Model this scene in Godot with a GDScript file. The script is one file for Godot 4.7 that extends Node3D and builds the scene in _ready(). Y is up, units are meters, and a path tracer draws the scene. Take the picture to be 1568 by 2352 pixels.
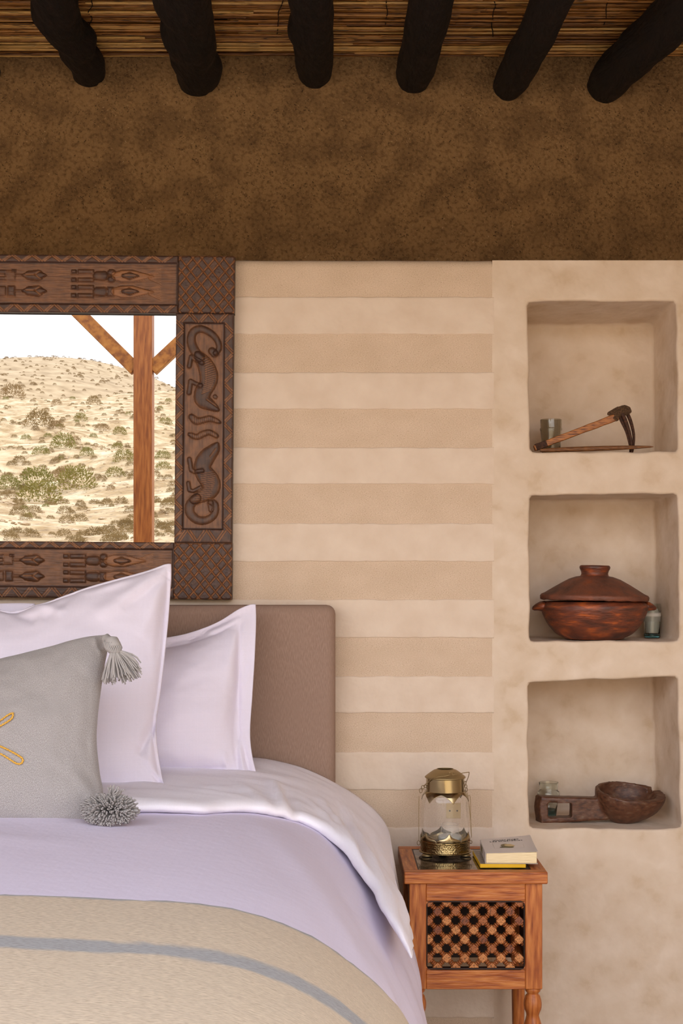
extends Node3D
# A mud-plastered desert bedroom: bed, carved mirror, three wall niches, carved night stand.
# Units are metres, y up. The striped wall's face is the plane z = 0, the room opens to a terrace at z = 4.

const F := 3264.0      # focal length in pixels of the 1568 x 2352 frame
const D := 3.4         # distance from the camera to the striped wall
const E := 1.2         # eye height
const VX := 765.0
const VY := 1335.0
var M := {}            # materials
var used_names := {}


func _ready() -> void:
	var cam := Camera3D.new()
	cam.name = "camera"
	cam.projection = Camera3D.PROJECTION_FRUSTUM
	cam.near = 0.05
	cam.far = 900.0
	cam.size = 2352.0 / F * cam.near
	cam.frustum_offset = Vector2((784.0 - VX) / F, (VY - 1176.0) / F) * cam.near
	cam.position = Vector3(0, E, D)
	add_child(cam)
	cam.current = true

	var env := Environment.new()
	env.background_mode = Environment.BG_SKY
	var sky := Sky.new()
	var psm := ProceduralSkyMaterial.new()
	psm.sky_top_color = Color(0.93, 0.94, 0.975)
	psm.sky_horizon_color = Color(0.985, 0.985, 0.985)
	psm.sky_curve = 0.18
	psm.ground_horizon_color = Color(0.80, 0.72, 0.62)
	psm.ground_bottom_color = Color(0.70, 0.62, 0.52)
	psm.sky_energy_multiplier = 2.1
	psm.ground_energy_multiplier = 1.0
	sky.sky_material = psm
	env.sky = sky
	env.tonemap_mode = Environment.TONE_MAPPER_LINEAR
	env.tonemap_exposure = 0.74
	env.sdfgi_enabled = true
	env.ssao_enabled = true
	env.ssil_enabled = true
	var we := WorldEnvironment.new()
	we.name = "world"
	we.environment = env
	add_child(we)

	var sun := DirectionalLight3D.new()
	sun.name = "sun"
	sun.light_color = Color(1.0, 0.95, 0.89)
	sun.light_energy = 1.2
	sun.light_angular_distance = 0.6
	sun.shadow_enabled = true
	sun.look_at_from_position(Vector3(0.50, 0.76, -0.46) * 10.0, Vector3.ZERO)
	add_child(sun)

	make_materials()
	build_room()
	build_outside()
	build_bed()
	build_pillows()
	build_mirror()
	build_nightstand()
	build_lantern()
	build_books()
	build_niche_things()


# ------------------------------------------------------------------ helpers
func P(x: float, y: float, z: float) -> Vector3:
	var d := D - z
	return Vector3((x - VX) * d / F, E - (y - VY) * d / F, z)


func numbered(n: String) -> String:
	if not used_names.has(n):
		used_names[n] = 0
		return n
	used_names[n] += 1
	return "%s_%03d" % [n, used_names[n]]


func thing(called: String, label: String, category: String, at := Vector3.ZERO, group := "") -> Node3D:
	var o := Node3D.new()
	o.name = numbered(called)
	o.position = at
	add_child(o)
	tag(o, label, category, group)
	return o


func tag(o: Node, label: String, category := "", group := "", kind := "") -> void:
	if label: o.set_meta("label", label)
	if category: o.set_meta("category", category)
	if group: o.set_meta("group", group)
	if kind: o.set_meta("kind", kind)


func put(called: String, mesh: Mesh, mat: Material, parent: Node, at := Vector3.ZERO, label := "") -> MeshInstance3D:
	var o := MeshInstance3D.new()
	o.name = called if parent != self else numbered(called)
	o.mesh = mesh
	o.material_override = mat
	parent.add_child(o, true)
	o.position = at
	if label: o.set_meta("label", label)
	return o


class MB:
	var v := PackedVector3Array()
	var uv := PackedVector2Array()
	var col := PackedColorArray()
	var nor := PackedVector3Array()
	var idx := PackedInt32Array()

	func add(p: Vector3, t := Vector2.ZERO, c := Color.WHITE) -> int:
		v.append(p)
		uv.append(t)
		col.append(c)
		return v.size() - 1

	func tri(a: int, b: int, c: int) -> void:
		idx.append(a)
		idx.append(b)
		idx.append(c)

	func quad(a: int, b: int, c: int, d: int) -> void:
		tri(a, b, c)
		tri(a, c, d)

	# rows x cols grid of vertices that start at s; wrap joins the last column to the first
	func weave(s: int, rows: int, cols: int, wrap := false, flip := false) -> void:
		var n := cols if wrap else cols - 1
		for r in rows - 1:
			for c in n:
				var a := s + r * cols + c
				var b := s + r * cols + (c + 1) % cols
				if flip:
					quad(a, a + cols, b + cols, b)
				else:
					quad(a, b, b + cols, a + cols)

	func fan(ring: int, n: int, p: Vector3, flip := false, c := Color.WHITE) -> void:
		var k := add(p, Vector2.ZERO, c)
		for i in n:
			if flip: tri(k, ring + (i + 1) % n, ring + i)
			else: tri(k, ring + i, ring + (i + 1) % n)

	func volume() -> float:
		var s := 0.0
		for i in range(0, idx.size(), 3):
			s += v[idx[i]].dot(v[idx[i + 2]].cross(v[idx[i + 1]]))
		return s

	func turn_over() -> void:
		for i in range(0, idx.size(), 3):
			var k := idx[i]
			idx[i] = idx[i + 1]
			idx[i + 1] = k

	func closed() -> ArrayMesh:
		if volume() < 0.0:
			turn_over()
		return mesh()

	# open sheet whose front should look along d
	func facing(d: Vector3) -> ArrayMesh:
		var s := Vector3.ZERO
		for i in range(0, idx.size(), 3):
			s += (v[idx[i + 2]] - v[idx[i]]).cross(v[idx[i + 1]] - v[idx[i]])
		if s.dot(d) < 0.0:
			turn_over()
		return mesh()

	func mesh() -> ArrayMesh:
		if nor.size() != v.size():
			nor = PackedVector3Array()
			nor.resize(v.size())
			for i in range(0, idx.size(), 3):
				var a := idx[i]
				var b := idx[i + 1]
				var c := idx[i + 2]
				var n := (v[c] - v[a]).cross(v[b] - v[a])
				nor[a] += n
				nor[b] += n
				nor[c] += n
			for i in nor.size():
				nor[i] = nor[i].normalized() if nor[i].length_squared() > 1e-30 else Vector3.UP
		var arr := []
		arr.resize(Mesh.ARRAY_MAX)
		arr[Mesh.ARRAY_VERTEX] = v
		arr[Mesh.ARRAY_NORMAL] = nor
		arr[Mesh.ARRAY_TEX_UV] = uv
		arr[Mesh.ARRAY_COLOR] = col
		arr[Mesh.ARRAY_INDEX] = idx
		var m := ArrayMesh.new()
		m.add_surface_from_arrays(Mesh.PRIMITIVE_TRIANGLES, arr)
		return m

	# flat-shaded copy: every triangle gets its own corners
	func facets() -> ArrayMesh:
		if volume() < 0.0:
			turn_over()
		var o := MB.new()
		for i in range(0, idx.size(), 3):
			for k in 3:
				o.add(v[idx[i + k]], uv[idx[i + k]], col[idx[i + k]])
			o.tri(i, i + 1, i + 2)
		return o.mesh()

	# box with rounded edges; xf places it
	func rbox(size: Vector3, r: float, xf := Transform3D(), c := Color.WHITE, fine := false, sub := 1) -> void:
		var h := size * 0.5
		r = minf(r, minf(h.x, minf(h.y, h.z)) * 0.98)
		var dirs := [Vector3.RIGHT, Vector3.LEFT, Vector3.UP, Vector3.DOWN, Vector3.BACK, Vector3.FORWARD]
		for d: Vector3 in dirs:
			var a := Vector3(d.y, d.z, d.x).abs()
			var b := d.cross(a)
			var la := ticks(absf(h.dot(a)), r, fine, sub)
			var lb := ticks(absf(h.dot(b.abs())), r, fine, sub)
			var s := v.size()
			for x in la:
				for y in lb:
					var p: Vector3 = d * absf(h.dot(d.abs())) + a * x + b * y
					var q := p.clamp(-h + Vector3(r, r, r), h - Vector3(r, r, r))
					var n := (p - q).normalized()
					add(xf * (q + n * r), Vector2(x, y), c)
					nor.append((xf.basis * n).normalized())
			var w := lb.size()
			for i in la.size() - 1:
				for j in w - 1:
					var k := s + i * w + j
					quad(k, k + 1, k + w + 1, k + w)

	static func ticks(h: float, r: float, fine: bool, sub: int) -> PackedFloat32Array:
		var o := PackedFloat32Array([-h])
		if fine:
			o.append(-h + r * 0.25)
			o.append(-h + r * 0.6)
		o.append(-h + r)
		for i in range(1, sub):
			o.append(lerpf(-h + r, h - r, float(i) / sub))
		o.append(h - r)
		if fine:
			o.append(h - r * 0.6)
			o.append(h - r * 0.25)
		o.append(h)
		return o

	# profile of (radius, height) turned round the y axis
	func lathe(pr: Array, seg := 40, xf := Transform3D(), c := Color.WHITE) -> void:
		var s := v.size()
		for p: Vector2 in pr:
			for i in seg:
				var a := TAU * i / seg
				add(xf * Vector3(p.x * cos(a), p.y, p.x * sin(a)), Vector2(float(i) / seg, p.y), c)
		weave(s, pr.size(), seg, true)

	# tube along points with radii; round ends
	func tube(pts: Array, rad: Array, seg := 8, c := Color.WHITE) -> void:
		var s := v.size()
		var up := Vector3.UP
		var n := pts.size()
		for k in n:
			var a: Vector3 = pts[maxi(k - 1, 0)]
			var b: Vector3 = pts[mini(k + 1, n - 1)]
			var t := (b - a).normalized()
			if k == 0:
				up = Vector3.UP if absf(t.y) < 0.9 else Vector3.RIGHT
			var side := t.cross(up).normalized()
			up = side.cross(t).normalized()
			var r: float = rad[mini(k, rad.size() - 1)]
			for i in seg:
				var q := TAU * i / seg
				var here: Vector3 = pts[k]
				add(here + (side * cos(q) + up * sin(q)) * r, Vector2(float(i) / seg, float(k)), c)
		weave(s, n, seg, true)
		fan(s, seg, pts[0], true, c)
		fan(s + (n - 1) * seg, seg, pts[n - 1], false, c)


func smooth(pts: Array, per := 6) -> Array:      # Catmull-Rom through Vector2 or Vector3 points
	var o := []
	var n := pts.size()
	for i in n - 1:
		var p0 = pts[maxi(i - 1, 0)]
		var p1 = pts[i]
		var p2 = pts[i + 1]
		var p3 = pts[mini(i + 2, n - 1)]
		for k in per:
			o.append(p1.cubic_interpolate(p2, p0, p3, float(k) / per))
	o.append(pts[n - 1])
	return o


func along(pts: Array, t: float) -> Variant:     # point at share t of the list
	var f := clampf(t, 0.0, 1.0) * (pts.size() - 1)
	var i := mini(int(f), pts.size() - 2)
	return pts[i].lerp(pts[i + 1], f - i)


func even(pts: Array, n: int) -> Array:          # n points, evenly spaced by length
	var acc := [0.0]
	for i in range(1, pts.size()):
		acc.append(acc[i - 1] + pts[i].distance_to(pts[i - 1]))
	var o := []
	var k := 0
	for i in n:
		var want: float = acc[-1] * i / (n - 1.0)
		while k < pts.size() - 2 and acc[k + 1] < want:
			k += 1
		var span: float = acc[k + 1] - acc[k]
		o.append(pts[k].lerp(pts[k + 1], 0.0 if span <= 0.0 else clampf((want - acc[k]) / span, 0.0, 1.0)))
	return o


func noise(seed_: int, freq: float, oct := 3) -> FastNoiseLite:
	var n := FastNoiseLite.new()
	n.noise_type = FastNoiseLite.TYPE_SIMPLEX_SMOOTH
	n.seed = seed_
	n.frequency = freq
	n.fractal_type = FastNoiseLite.FRACTAL_FBM
	n.fractal_octaves = oct
	return n


func rbox_mesh(size: Vector3, r: float, fine := false, sub := 1) -> ArrayMesh:
	var b := MB.new()
	b.rbox(size, r, Transform3D(), Color.WHITE, fine, sub)
	return b.mesh()


# surface nets: the zero surface of the field f inside the box lo..hi
func field_mesh(lo: Vector3, hi: Vector3, cell: float, f: Callable) -> MB:
	var n := Vector3i(((hi - lo) / cell).ceil()) + Vector3i(2, 2, 2)
	var g := PackedFloat32Array()
	g.resize(n.x * n.y * n.z)
	var k := 0
	for z in n.z:
		for y in n.y:
			for x in n.x:
				g[k] = f.call(lo + Vector3(x - 0.5, y - 0.5, z - 0.5) * cell)
				k += 1
	var at := PackedInt32Array()
	at.resize(g.size())
	at.fill(-1)
	var b := MB.new()
	var sx := 1
	var sy := n.x
	var sz := n.x * n.y
	var corner := [0, sx, sy, sx + sy, sz, sx + sz, sy + sz, sx + sy + sz]
	for z in n.z - 1:
		for y in n.y - 1:
			for x in n.x - 1:
				var i := x + y * sy + z * sz
				var neg := 0
				for c: int in corner:
					if g[i + c] < 0.0: neg += 1
				if neg == 0 or neg == 8: continue
				var sum := Vector3.ZERO
				var cnt := 0
				for e in 12:
					var ax := e / 4
					var w := e % 4
					var a: int
					var p := Vector3.ZERO
					if ax == 0:
						p = Vector3(0, w & 1, w >> 1)
					elif ax == 1:
						p = Vector3(w & 1, 0, w >> 1)
					else:
						p = Vector3(w & 1, w >> 1, 0)
					a = i + int(p.x) * sx + int(p.y) * sy + int(p.z) * sz
					var bb: int = a + [sx, sy, sz][ax]
					var fa := g[a]
					var fb := g[bb]
					if (fa < 0.0) == (fb < 0.0): continue
					var t := fa / (fa - fb)
					p[ax] += t
					sum += p
					cnt += 1
				at[i] = b.add(lo + (Vector3(x - 0.5, y - 0.5, z - 0.5) + sum / cnt) * cell)
	for z in range(1, n.z - 1):
		for y in range(1, n.y - 1):
			for x in range(1, n.x - 1):
				var i := x + y * sy + z * sz
				for ax in 3:
					var st: int = [sx, sy, sz][ax]
					var s1: int = [sy, sz, sx][ax]
					var s2: int = [sz, sx, sy][ax]
					if (g[i] < 0.0) == (g[i + st] < 0.0): continue
					var q := [at[i], at[i - s1], at[i - s1 - s2], at[i - s2]]
					if q.min() < 0: continue
					if g[i] < 0.0: b.quad(q[0], q[1], q[2], q[3])
					else: b.quad(q[0], q[3], q[2], q[1])
	return b


static func capsule_distance(p: Vector3, a: Vector3, b: Vector3, ra: float, rb: float) -> float:
	var ab := b - a
	var t := clampf((p - a).dot(ab) / ab.length_squared(), 0.0, 1.0)
	return p.distance_to(a + ab * t) - lerpf(ra, rb, t)


static func box_distance(p: Vector3, h: Vector3, r: float) -> float:
	var q := p.abs() - h + Vector3(r, r, r)
	return q.max(Vector3.ZERO).length() + minf(maxf(q.x, maxf(q.y, q.z)), 0.0) - r


static func smin(a: float, b: float, k: float) -> float:
	var h := maxf(k - absf(a - b), 0.0) / k
	return minf(a, b) - h * h * k * 0.25


# ------------------------------------------------------------------ materials
func ntex(seed_: int, freq: float, stops: Array, size := 512, oct := 4, type := FastNoiseLite.TYPE_SIMPLEX_SMOOTH, warp := 0.0) -> NoiseTexture2D:
	var n := FastNoiseLite.new()
	n.noise_type = type
	n.seed = seed_
	n.frequency = freq
	n.fractal_octaves = oct
	n.fractal_type = FastNoiseLite.FRACTAL_FBM if oct > 1 else FastNoiseLite.FRACTAL_NONE
	if type == FastNoiseLite.TYPE_CELLULAR:
		n.cellular_return_type = FastNoiseLite.RETURN_DISTANCE
	if warp > 0.0:
		n.domain_warp_enabled = true
		n.domain_warp_amplitude = warp
		n.domain_warp_frequency = freq * 0.5
	var t := NoiseTexture2D.new()
	t.width = size
	t.height = size
	t.seamless = true
	t.noise = n
	if stops.size():
		var g := Gradient.new()
		var off := PackedFloat32Array()
		var cs := PackedColorArray()
		for s in stops:
			off.append(s[0])
			cs.append(s[1])
		g.offsets = off
		g.colors = cs
		t.color_ramp = g
	return t


func mat(called: String, tex: Texture2D, scale: Vector3, rough := 0.8, bump: Texture2D = null, bump_cm := 0.0, bump_scale := 0.0, world := true) -> StandardMaterial3D:
	var m := StandardMaterial3D.new()
	m.resource_name = called
	m.roughness = rough
	m.albedo_texture = tex
	m.uv1_triplanar = true
	m.uv1_world_triplanar = world
	m.uv1_scale = scale
	m.uv1_triplanar_sharpness = 6.0
	if bump:
		m.heightmap_enabled = true
		m.heightmap_texture = bump
		m.heightmap_scale = bump_cm
	M[called] = m
	return m


func plain(called: String, c: Color, rough := 0.7, metal := 0.0) -> StandardMaterial3D:
	var m := StandardMaterial3D.new()
	m.resource_name = called
	m.albedo_color = c
	m.roughness = rough
	m.metallic = metal
	M[called] = m
	return m


func glass(called: String, c: Color, alpha: float) -> StandardMaterial3D:
	var m := plain(called, Color(c.r, c.g, c.b, alpha), 0.03)
	m.transparency = BaseMaterial3D.TRANSPARENCY_ALPHA
	return m


func solid_glass(called: String, c: Color) -> StandardMaterial3D:
	var m := plain(called, Color(c.r, c.g, c.b, 0.0), 0.02)
	m.transparency = BaseMaterial3D.TRANSPARENCY_ALPHA
	m.refraction_enabled = true
	m.refraction_scale = 0.05
	return m


func detail(m: StandardMaterial3D, tex: Texture2D) -> void:
	m.detail_enabled = true
	m.detail_albedo = tex
	m.detail_blend_mode = BaseMaterial3D.BLEND_MODE_MUL
	m.detail_uv_layer = BaseMaterial3D.DETAIL_UV_1


# plain weave: the light and dark of single threads, tinted by slubs
func cloth_image(size: int, seed_: int, base: Color, warp_var: float, weft_var: float, fleck: float, cell: int) -> ImageTexture:
	var r := RandomNumberGenerator.new()
	r.seed = seed_
	var im := Image.create_empty(size, size, false, Image.FORMAT_RGB8)
	var wa := PackedFloat32Array()
	var we := PackedFloat32Array()
	for i in size / cell + 1:
		wa.append(r.randfn(0.0, warp_var))
		we.append(r.randfn(0.0, weft_var))
	var n := noise(seed_, 0.05, 2)
	for y in size:
		var ty := y / cell
		for x in size:
			var tx := x / cell
			var over := (tx + ty) % 2 == 0
			var k := 1.0 + (wa[tx] if over else we[ty]) + r.randfn(0.0, fleck)
			k += (wa[tx] * 0.6 + we[ty] * 0.6) * (0.6 + 0.4 * n.get_noise_2d(x, y))
			im.set_pixel(x, y, Color(clampf(base.r * k, 0, 1), clampf(base.g * k, 0, 1), clampf(base.b * k, 0, 1)))
	return ImageTexture.create_from_image(im)


# earth plaster: fine chaff, dark grit gathered in patches, pale grains of lime
func mud_image() -> ImageTexture:
	var r := RandomNumberGenerator.new()
	r.seed = 8
	var size := 1024
	var im := Image.create_empty(size, size, false, Image.FORMAT_RGB8)
	var base := Color(0.57, 0.445, 0.30)
	var n := noise(6, 0.006, 3)
	var soot := noise(61, 0.007, 6)
	soot.domain_warp_enabled = true
	soot.domain_warp_amplitude = 25.0
	for y in size:
		for x in size:
			# wrap the patches so that the tile repeats without a seam
			var fx := smoothstep(0.8, 1.0, float(x) / size)
			var fy := smoothstep(0.8, 1.0, float(y) / size)
			var v := lerpf(lerpf(soot.get_noise_2d(x, y), soot.get_noise_2d(x - size, y), fx), lerpf(soot.get_noise_2d(x, y - size), soot.get_noise_2d(x - size, y - size), fx), fy)
			im.set_pixel(x, y, base.lerp(Color(0.36, 0.265, 0.165), 0.5 * smoothstep(-0.35, 0.55, v)))
	for i in 26000:
		var x := r.randi() % size
		var y := r.randi() % size
		var dens := smoothstep(-0.25, 0.45, n.get_noise_2d(x, y))
		var kind := r.randf()
		var c := base
		if kind < 0.62:
			if r.randf() > 0.10 + 0.9 * dens: continue
			c = base.lerp(Color(0.17, 0.11, 0.05), r.randf_range(0.25, 0.85))
		elif kind < 0.93:
			c = base.lerp(Color(0.72, 0.56, 0.36), r.randf_range(0.2, 0.7))
		else:
			c = base.lerp(Color(0.84, 0.74, 0.60), r.randf_range(0.3, 0.9))
		var l := 1 + int(absf(r.randfn(0.0, 2.2)))
		var a := r.randf() * TAU
		var wide := 1 if kind > 0.5 or r.randf() < 0.6 else 2
		for k in l:
			var px := posmod(int(x + cos(a) * k), size)
			var py := posmod(int(y + sin(a) * k), size)
			for q in wide * wide:
				im.set_pixel(posmod(px + q % wide, size), posmod(py + q / wide, size), c)
	return ImageTexture.create_from_image(im)


func make_materials() -> void:
	# plasters
	var fine := ntex(11, 0.09, [], 512, 4)
	var lime := ntex(3, 0.012, [[0.0, Color(0.765, 0.668, 0.555)], [0.3, Color(0.825, 0.743, 0.653)], [0.65, Color(0.850, 0.775, 0.695)], [1.0, Color(0.88, 0.812, 0.742)]], 1024, 5, FastNoiseLite.TYPE_SIMPLEX_SMOOTH, 30.0)
	mat("lime_smooth", lime, Vector3(0.8, 0.8, 0.8), 0.72, fine, 0.10)
	mat("lime_band", ntex(4, 0.016, [[0.0, Color(0.83, 0.748, 0.665)], [0.5, Color(0.852, 0.776, 0.70)], [1.0, Color(0.872, 0.802, 0.728)]], 512, 4), Vector3(1.3, 1.3, 1.3), 0.72, fine, 0.08)
	var pit := ntex(21, 0.16, [[0.0, Color(0, 0, 0)], [0.20, Color(0.85, 0.85, 0.85)], [1.0, Color(1, 1, 1)]], 1024, 4)
	var rough_tex := ntex(21, 0.16, [[0.0, Color(0.42, 0.33, 0.25)], [0.12, Color(0.62, 0.51, 0.40)], [0.19, Color(0.80, 0.705, 0.61)], [0.55, Color(0.83, 0.738, 0.645)], [0.78, Color(0.855, 0.77, 0.68)], [1.0, Color(0.92, 0.85, 0.76)]], 1024, 4)
	var m := mat("lime_rough", rough_tex, Vector3(1.5, 2.4, 1.5), 0.9, pit, 0.10)
	detail(m, ntex(23, 0.010, [[0.1, Color(0.965, 0.96, 0.95)], [0.9, Color(1.0, 1.0, 1.0)]], 512, 3))
	m = mat("mud", mud_image(), Vector3(0.95, 0.95, 0.95), 0.95, ntex(32, 0.09, [], 1024, 5), 0.4)
	detail(m, ntex(33, 0.06, [[0.15, Color(0.80, 0.78, 0.75)], [0.5, Color(1.0, 1.0, 1.0)]], 1024, 6))
	mat("floor", ntex(41, 0.02, [[0.0, Color(0.60, 0.52, 0.42)], [1.0, Color(0.72, 0.64, 0.53)]]), Vector3(0.6, 0.6, 0.6), 0.7, fine, 0.1)
	# roof
	for k in 6:
		var tone: Color = [Color(0.72, 0.49, 0.23), Color(0.58, 0.37, 0.15), Color(0.80, 0.58, 0.30), Color(0.64, 0.41, 0.16), Color(0.46, 0.27, 0.10), Color(0.86, 0.67, 0.38)][k]
		mat("reed_%d" % k, ntex(50 + k, 0.03, [[0.15, tone * 0.55], [0.4, tone], [0.9, tone.lightened(0.15)]], 256, 4), Vector3(1.6, 14, 14), 0.45)
	mat("roof_slab", ntex(57, 0.02, [[0.0, Color(0.10, 0.06, 0.03)], [1.0, Color(0.16, 0.10, 0.05)]], 256), Vector3.ONE, 0.9)
	m = mat("log", ntex(58, 0.02, [[0.0, Color(0.05, 0.026, 0.022)], [0.5, Color(0.085, 0.047, 0.04)], [0.8, Color(0.115, 0.068, 0.056)], [1.0, Color(0.19, 0.12, 0.10)]], 512, 5), Vector3(3, 3, 0.7), 0.75, ntex(59, 0.03, [], 512, 5), 0.45)
	# fabrics
	m = plain("linen", Color(0.93, 0.90, 0.96), 0.85)
	m.albedo_texture = cloth_image(256, 5, Color(0.975, 0.975, 0.975), 0.003, 0.003, 0.006, 1)
	m.uv1_triplanar = true
	m.uv1_world_triplanar = true
	m.uv1_scale = Vector3(5, 5, 5)
	m.heightmap_enabled = true
	m.heightmap_texture = ntex(61, 0.012, [], 512, 3)
	m.heightmap_scale = 0.05
	m.rim_enabled = true
	m.rim = 0.15
	var m2: StandardMaterial3D = m.duplicate()
	m2.albedo_color = Color(0.885, 0.85, 0.93)
	M["duvet_linen"] = m2
	m2 = m.duplicate()
	m2.albedo_color = Color(0.965, 0.945, 0.98)
	M["linen_white"] = m2
	m = plain("taupe", Color(1, 1, 1), 0.9)
	m.albedo_texture = ntex(60, 0.11, [[0.1, Color(0.53, 0.43, 0.37)], [0.4, Color(0.575, 0.47, 0.41)], [0.6, Color(0.595, 0.49, 0.428)], [0.9, Color(0.65, 0.545, 0.48)]], 1024, 3)
	m.uv1_triplanar = true
	m.uv1_world_triplanar = true
	m.uv1_scale = Vector3(5.5, 0.5, 5.5)
	m = plain("grey_wool", Color(1, 1, 1), 0.95)
	m.albedo_texture = ntex(65, 0.28, [[0.15, Color(0.46, 0.43, 0.41)], [0.42, Color(0.61, 0.59, 0.585)], [0.6, Color(0.65, 0.63, 0.625)], [0.85, Color(0.84, 0.82, 0.81)]], 1024, 3)
	m.uv1_triplanar = true
	m.uv1_scale = Vector3(2.8, 1.5, 2.8)
	m.heightmap_enabled = true
	m.heightmap_texture = ntex(62, 0.25, [], 512, 2)
	m.heightmap_scale = 0.10
	m.rim_enabled = true
	m.rim = 0.3
	plain("yarn", Color(0.67, 0.65, 0.64), 0.95)
	plain("gold_thread", Color(0.86, 0.66, 0.26), 0.7)
	m = plain("throw", Color(1, 1, 1), 0.95)
	m.vertex_color_use_as_albedo = true
	m.albedo_texture = ntex(63, 0.05, [[0.15, Color(0.80, 0.78, 0.76)], [0.45, Color(0.92, 0.92, 0.92)], [0.8, Color(1, 1, 1)]], 1024, 4)
	m.uv1_triplanar = true
	m.uv1_world_triplanar = true
	m.uv1_scale = Vector3(1.6, 7.0, 7.0)
	m.heightmap_enabled = true
	m.heightmap_texture = ntex(64, 0.05, [], 512, 3)
	m.heightmap_scale = 0.04
	m.rim_enabled = true
	m.rim = 0.2
	# woods
	m = plain("carved", Color(1, 1, 1), 0.52)
	m.vertex_color_use_as_albedo = true
	m.albedo_texture = ntex(71, 0.03, [[0.1, Color(0.72, 0.70, 0.70)], [0.5, Color(0.93, 0.93, 0.93)], [0.9, Color(1, 1, 1)]], 512, 4)
	m.uv1_triplanar = true
	m.uv1_scale = Vector3(6, 6, 6)
	m.heightmap_enabled = true
	m.heightmap_texture = ntex(72, 0.04, [], 512, 4)
	m.heightmap_scale = 0.08
	m2 = m.duplicate()
	m2.uv1_scale = Vector3(1.0, 8, 8)
	M["carved_rail"] = m2
	m2 = m.duplicate()
	m2.uv1_scale = Vector3(8, 1.0, 8)
	M["carved_stile"] = m2
	var pine := ntex(73, 0.022, [[0.0, Color(0.40, 0.18, 0.07)], [0.28, Color(0.62, 0.32, 0.13)], [0.5, Color(0.70, 0.40, 0.185)], [0.75, Color(0.77, 0.47, 0.23)], [1.0, Color(0.85, 0.58, 0.33)]], 512, 5, FastNoiseLite.TYPE_SIMPLEX_SMOOTH, 14.0)
	var grain := ntex(74, 0.05, [], 512, 4)
	mat("stand_rail", pine, Vector3(0.9, 8, 8), 0.42, grain, 0.05)
	mat("stand_post", pine, Vector3(8, 0.9, 8), 0.42, grain, 0.05)
	mat("stand_side", pine, Vector3(8, 8, 0.9), 0.42, grain, 0.05)
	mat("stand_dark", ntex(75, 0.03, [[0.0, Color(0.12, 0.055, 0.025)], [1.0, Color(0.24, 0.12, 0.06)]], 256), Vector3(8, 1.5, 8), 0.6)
	for k in 4:
		var c: Color = [Color(0.72, 0.44, 0.22), Color(0.62, 0.34, 0.15), Color(0.78, 0.50, 0.27), Color(0.50, 0.25, 0.12)][k]
		mat("block_%d" % k, ntex(76 + k, 0.03, [[0.1, c * 0.5], [0.45, c], [0.9, c.lightened(0.12)]], 256, 4), Vector3(24, 24, 24), 0.45)
	mat("post_wood", ntex(80, 0.018, [[0.0, Color(0.45, 0.23, 0.085)], [0.3, Color(0.58, 0.325, 0.135)], [0.6, Color(0.65, 0.385, 0.17)], [1.0, Color(0.73, 0.47, 0.24)]], 512, 4), Vector3(5, 0.5, 5), 0.5)
	mat("brace_wood", ntex(81, 0.018, [[0.0, Color(0.45, 0.24, 0.07)], [0.5, Color(0.66, 0.41, 0.15)], [1.0, Color(0.76, 0.52, 0.24)]], 512, 4), Vector3(1.6, 1.6, 4), 0.5)
	mat("handle_wood", ntex(82, 0.02, [[0.0, Color(0.20, 0.10, 0.04)], [0.25, Color(0.42, 0.23, 0.09)], [0.5, Color(0.62, 0.38, 0.17)], [1.0, Color(0.70, 0.45, 0.22)]], 256, 4), Vector3(5, 40, 40), 0.5)
	mat("stick_wood", ntex(83, 0.03, [[0.0, Color(0.20, 0.11, 0.05)], [0.4, Color(0.42, 0.26, 0.13)], [1.0, Color(0.58, 0.39, 0.22)]], 256, 4), Vector3(6, 40, 40), 0.6)
	mat("scoop_wood", ntex(84, 0.02, [[0.0, Color(0.20, 0.11, 0.065)], [0.35, Color(0.315, 0.185, 0.115)], [0.62, Color(0.37, 0.225, 0.145)], [0.82, Color(0.40, 0.295, 0.22)], [1.0, Color(0.48, 0.37, 0.29)]], 512, 5), Vector3(4, 7, 7), 0.5, grain, 0.03)
	# clay, metal, glass
	m = mat("clay", ntex(91, 0.018, [[0.1, Color(0.27, 0.14, 0.095)], [0.4, Color(0.39, 0.195, 0.125)], [0.6, Color(0.46, 0.225, 0.125)], [0.78, Color(0.63, 0.31, 0.13)], [0.95, Color(0.74, 0.39, 0.17)]], 512, 5), Vector3(1.5, 6, 1.5), 0.5, ntex(92, 0.06, [], 512, 4), 0.12)
	m.clearcoat_enabled = true
	m.clearcoat = 0.25
	m.clearcoat_roughness = 0.4
	mat("clay_lid", ntex(93, 0.016, [[0.1, Color(0.31, 0.19, 0.15)], [0.45, Color(0.42, 0.25, 0.185)], [0.7, Color(0.47, 0.27, 0.19)], [0.95, Color(0.54, 0.28, 0.16)]], 512, 5), Vector3(2, 3, 2), 0.55, ntex(94, 0.06, [], 512, 4), 0.12)
	mat("iron", ntex(95, 0.04, [[0.0, Color(0.14, 0.08, 0.055)], [0.6, Color(0.30, 0.17, 0.10)], [1.0, Color(0.42, 0.26, 0.16)]], 256), Vector3(14, 14, 14), 0.65, fine, 0.1)
	mat("binding", ntex(96, 0.05, [[0.0, Color(0.20, 0.135, 0.085)], [0.5, Color(0.38, 0.27, 0.17)], [1.0, Color(0.56, 0.42, 0.28)]], 256), Vector3(14, 14, 14), 0.8, fine, 0.3)
	m = plain("brass", Color(0.63, 0.565, 0.43), 0.16, 1.0)
	m.roughness_texture = ntex(97, 0.02, [[0.0, Color(0.5, 0.5, 0.5)], [1.0, Color(1, 1, 1)]], 256)
	m.roughness = 0.3
	m.uv1_triplanar = true
	m.uv1_scale = Vector3(9, 9, 9)
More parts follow.
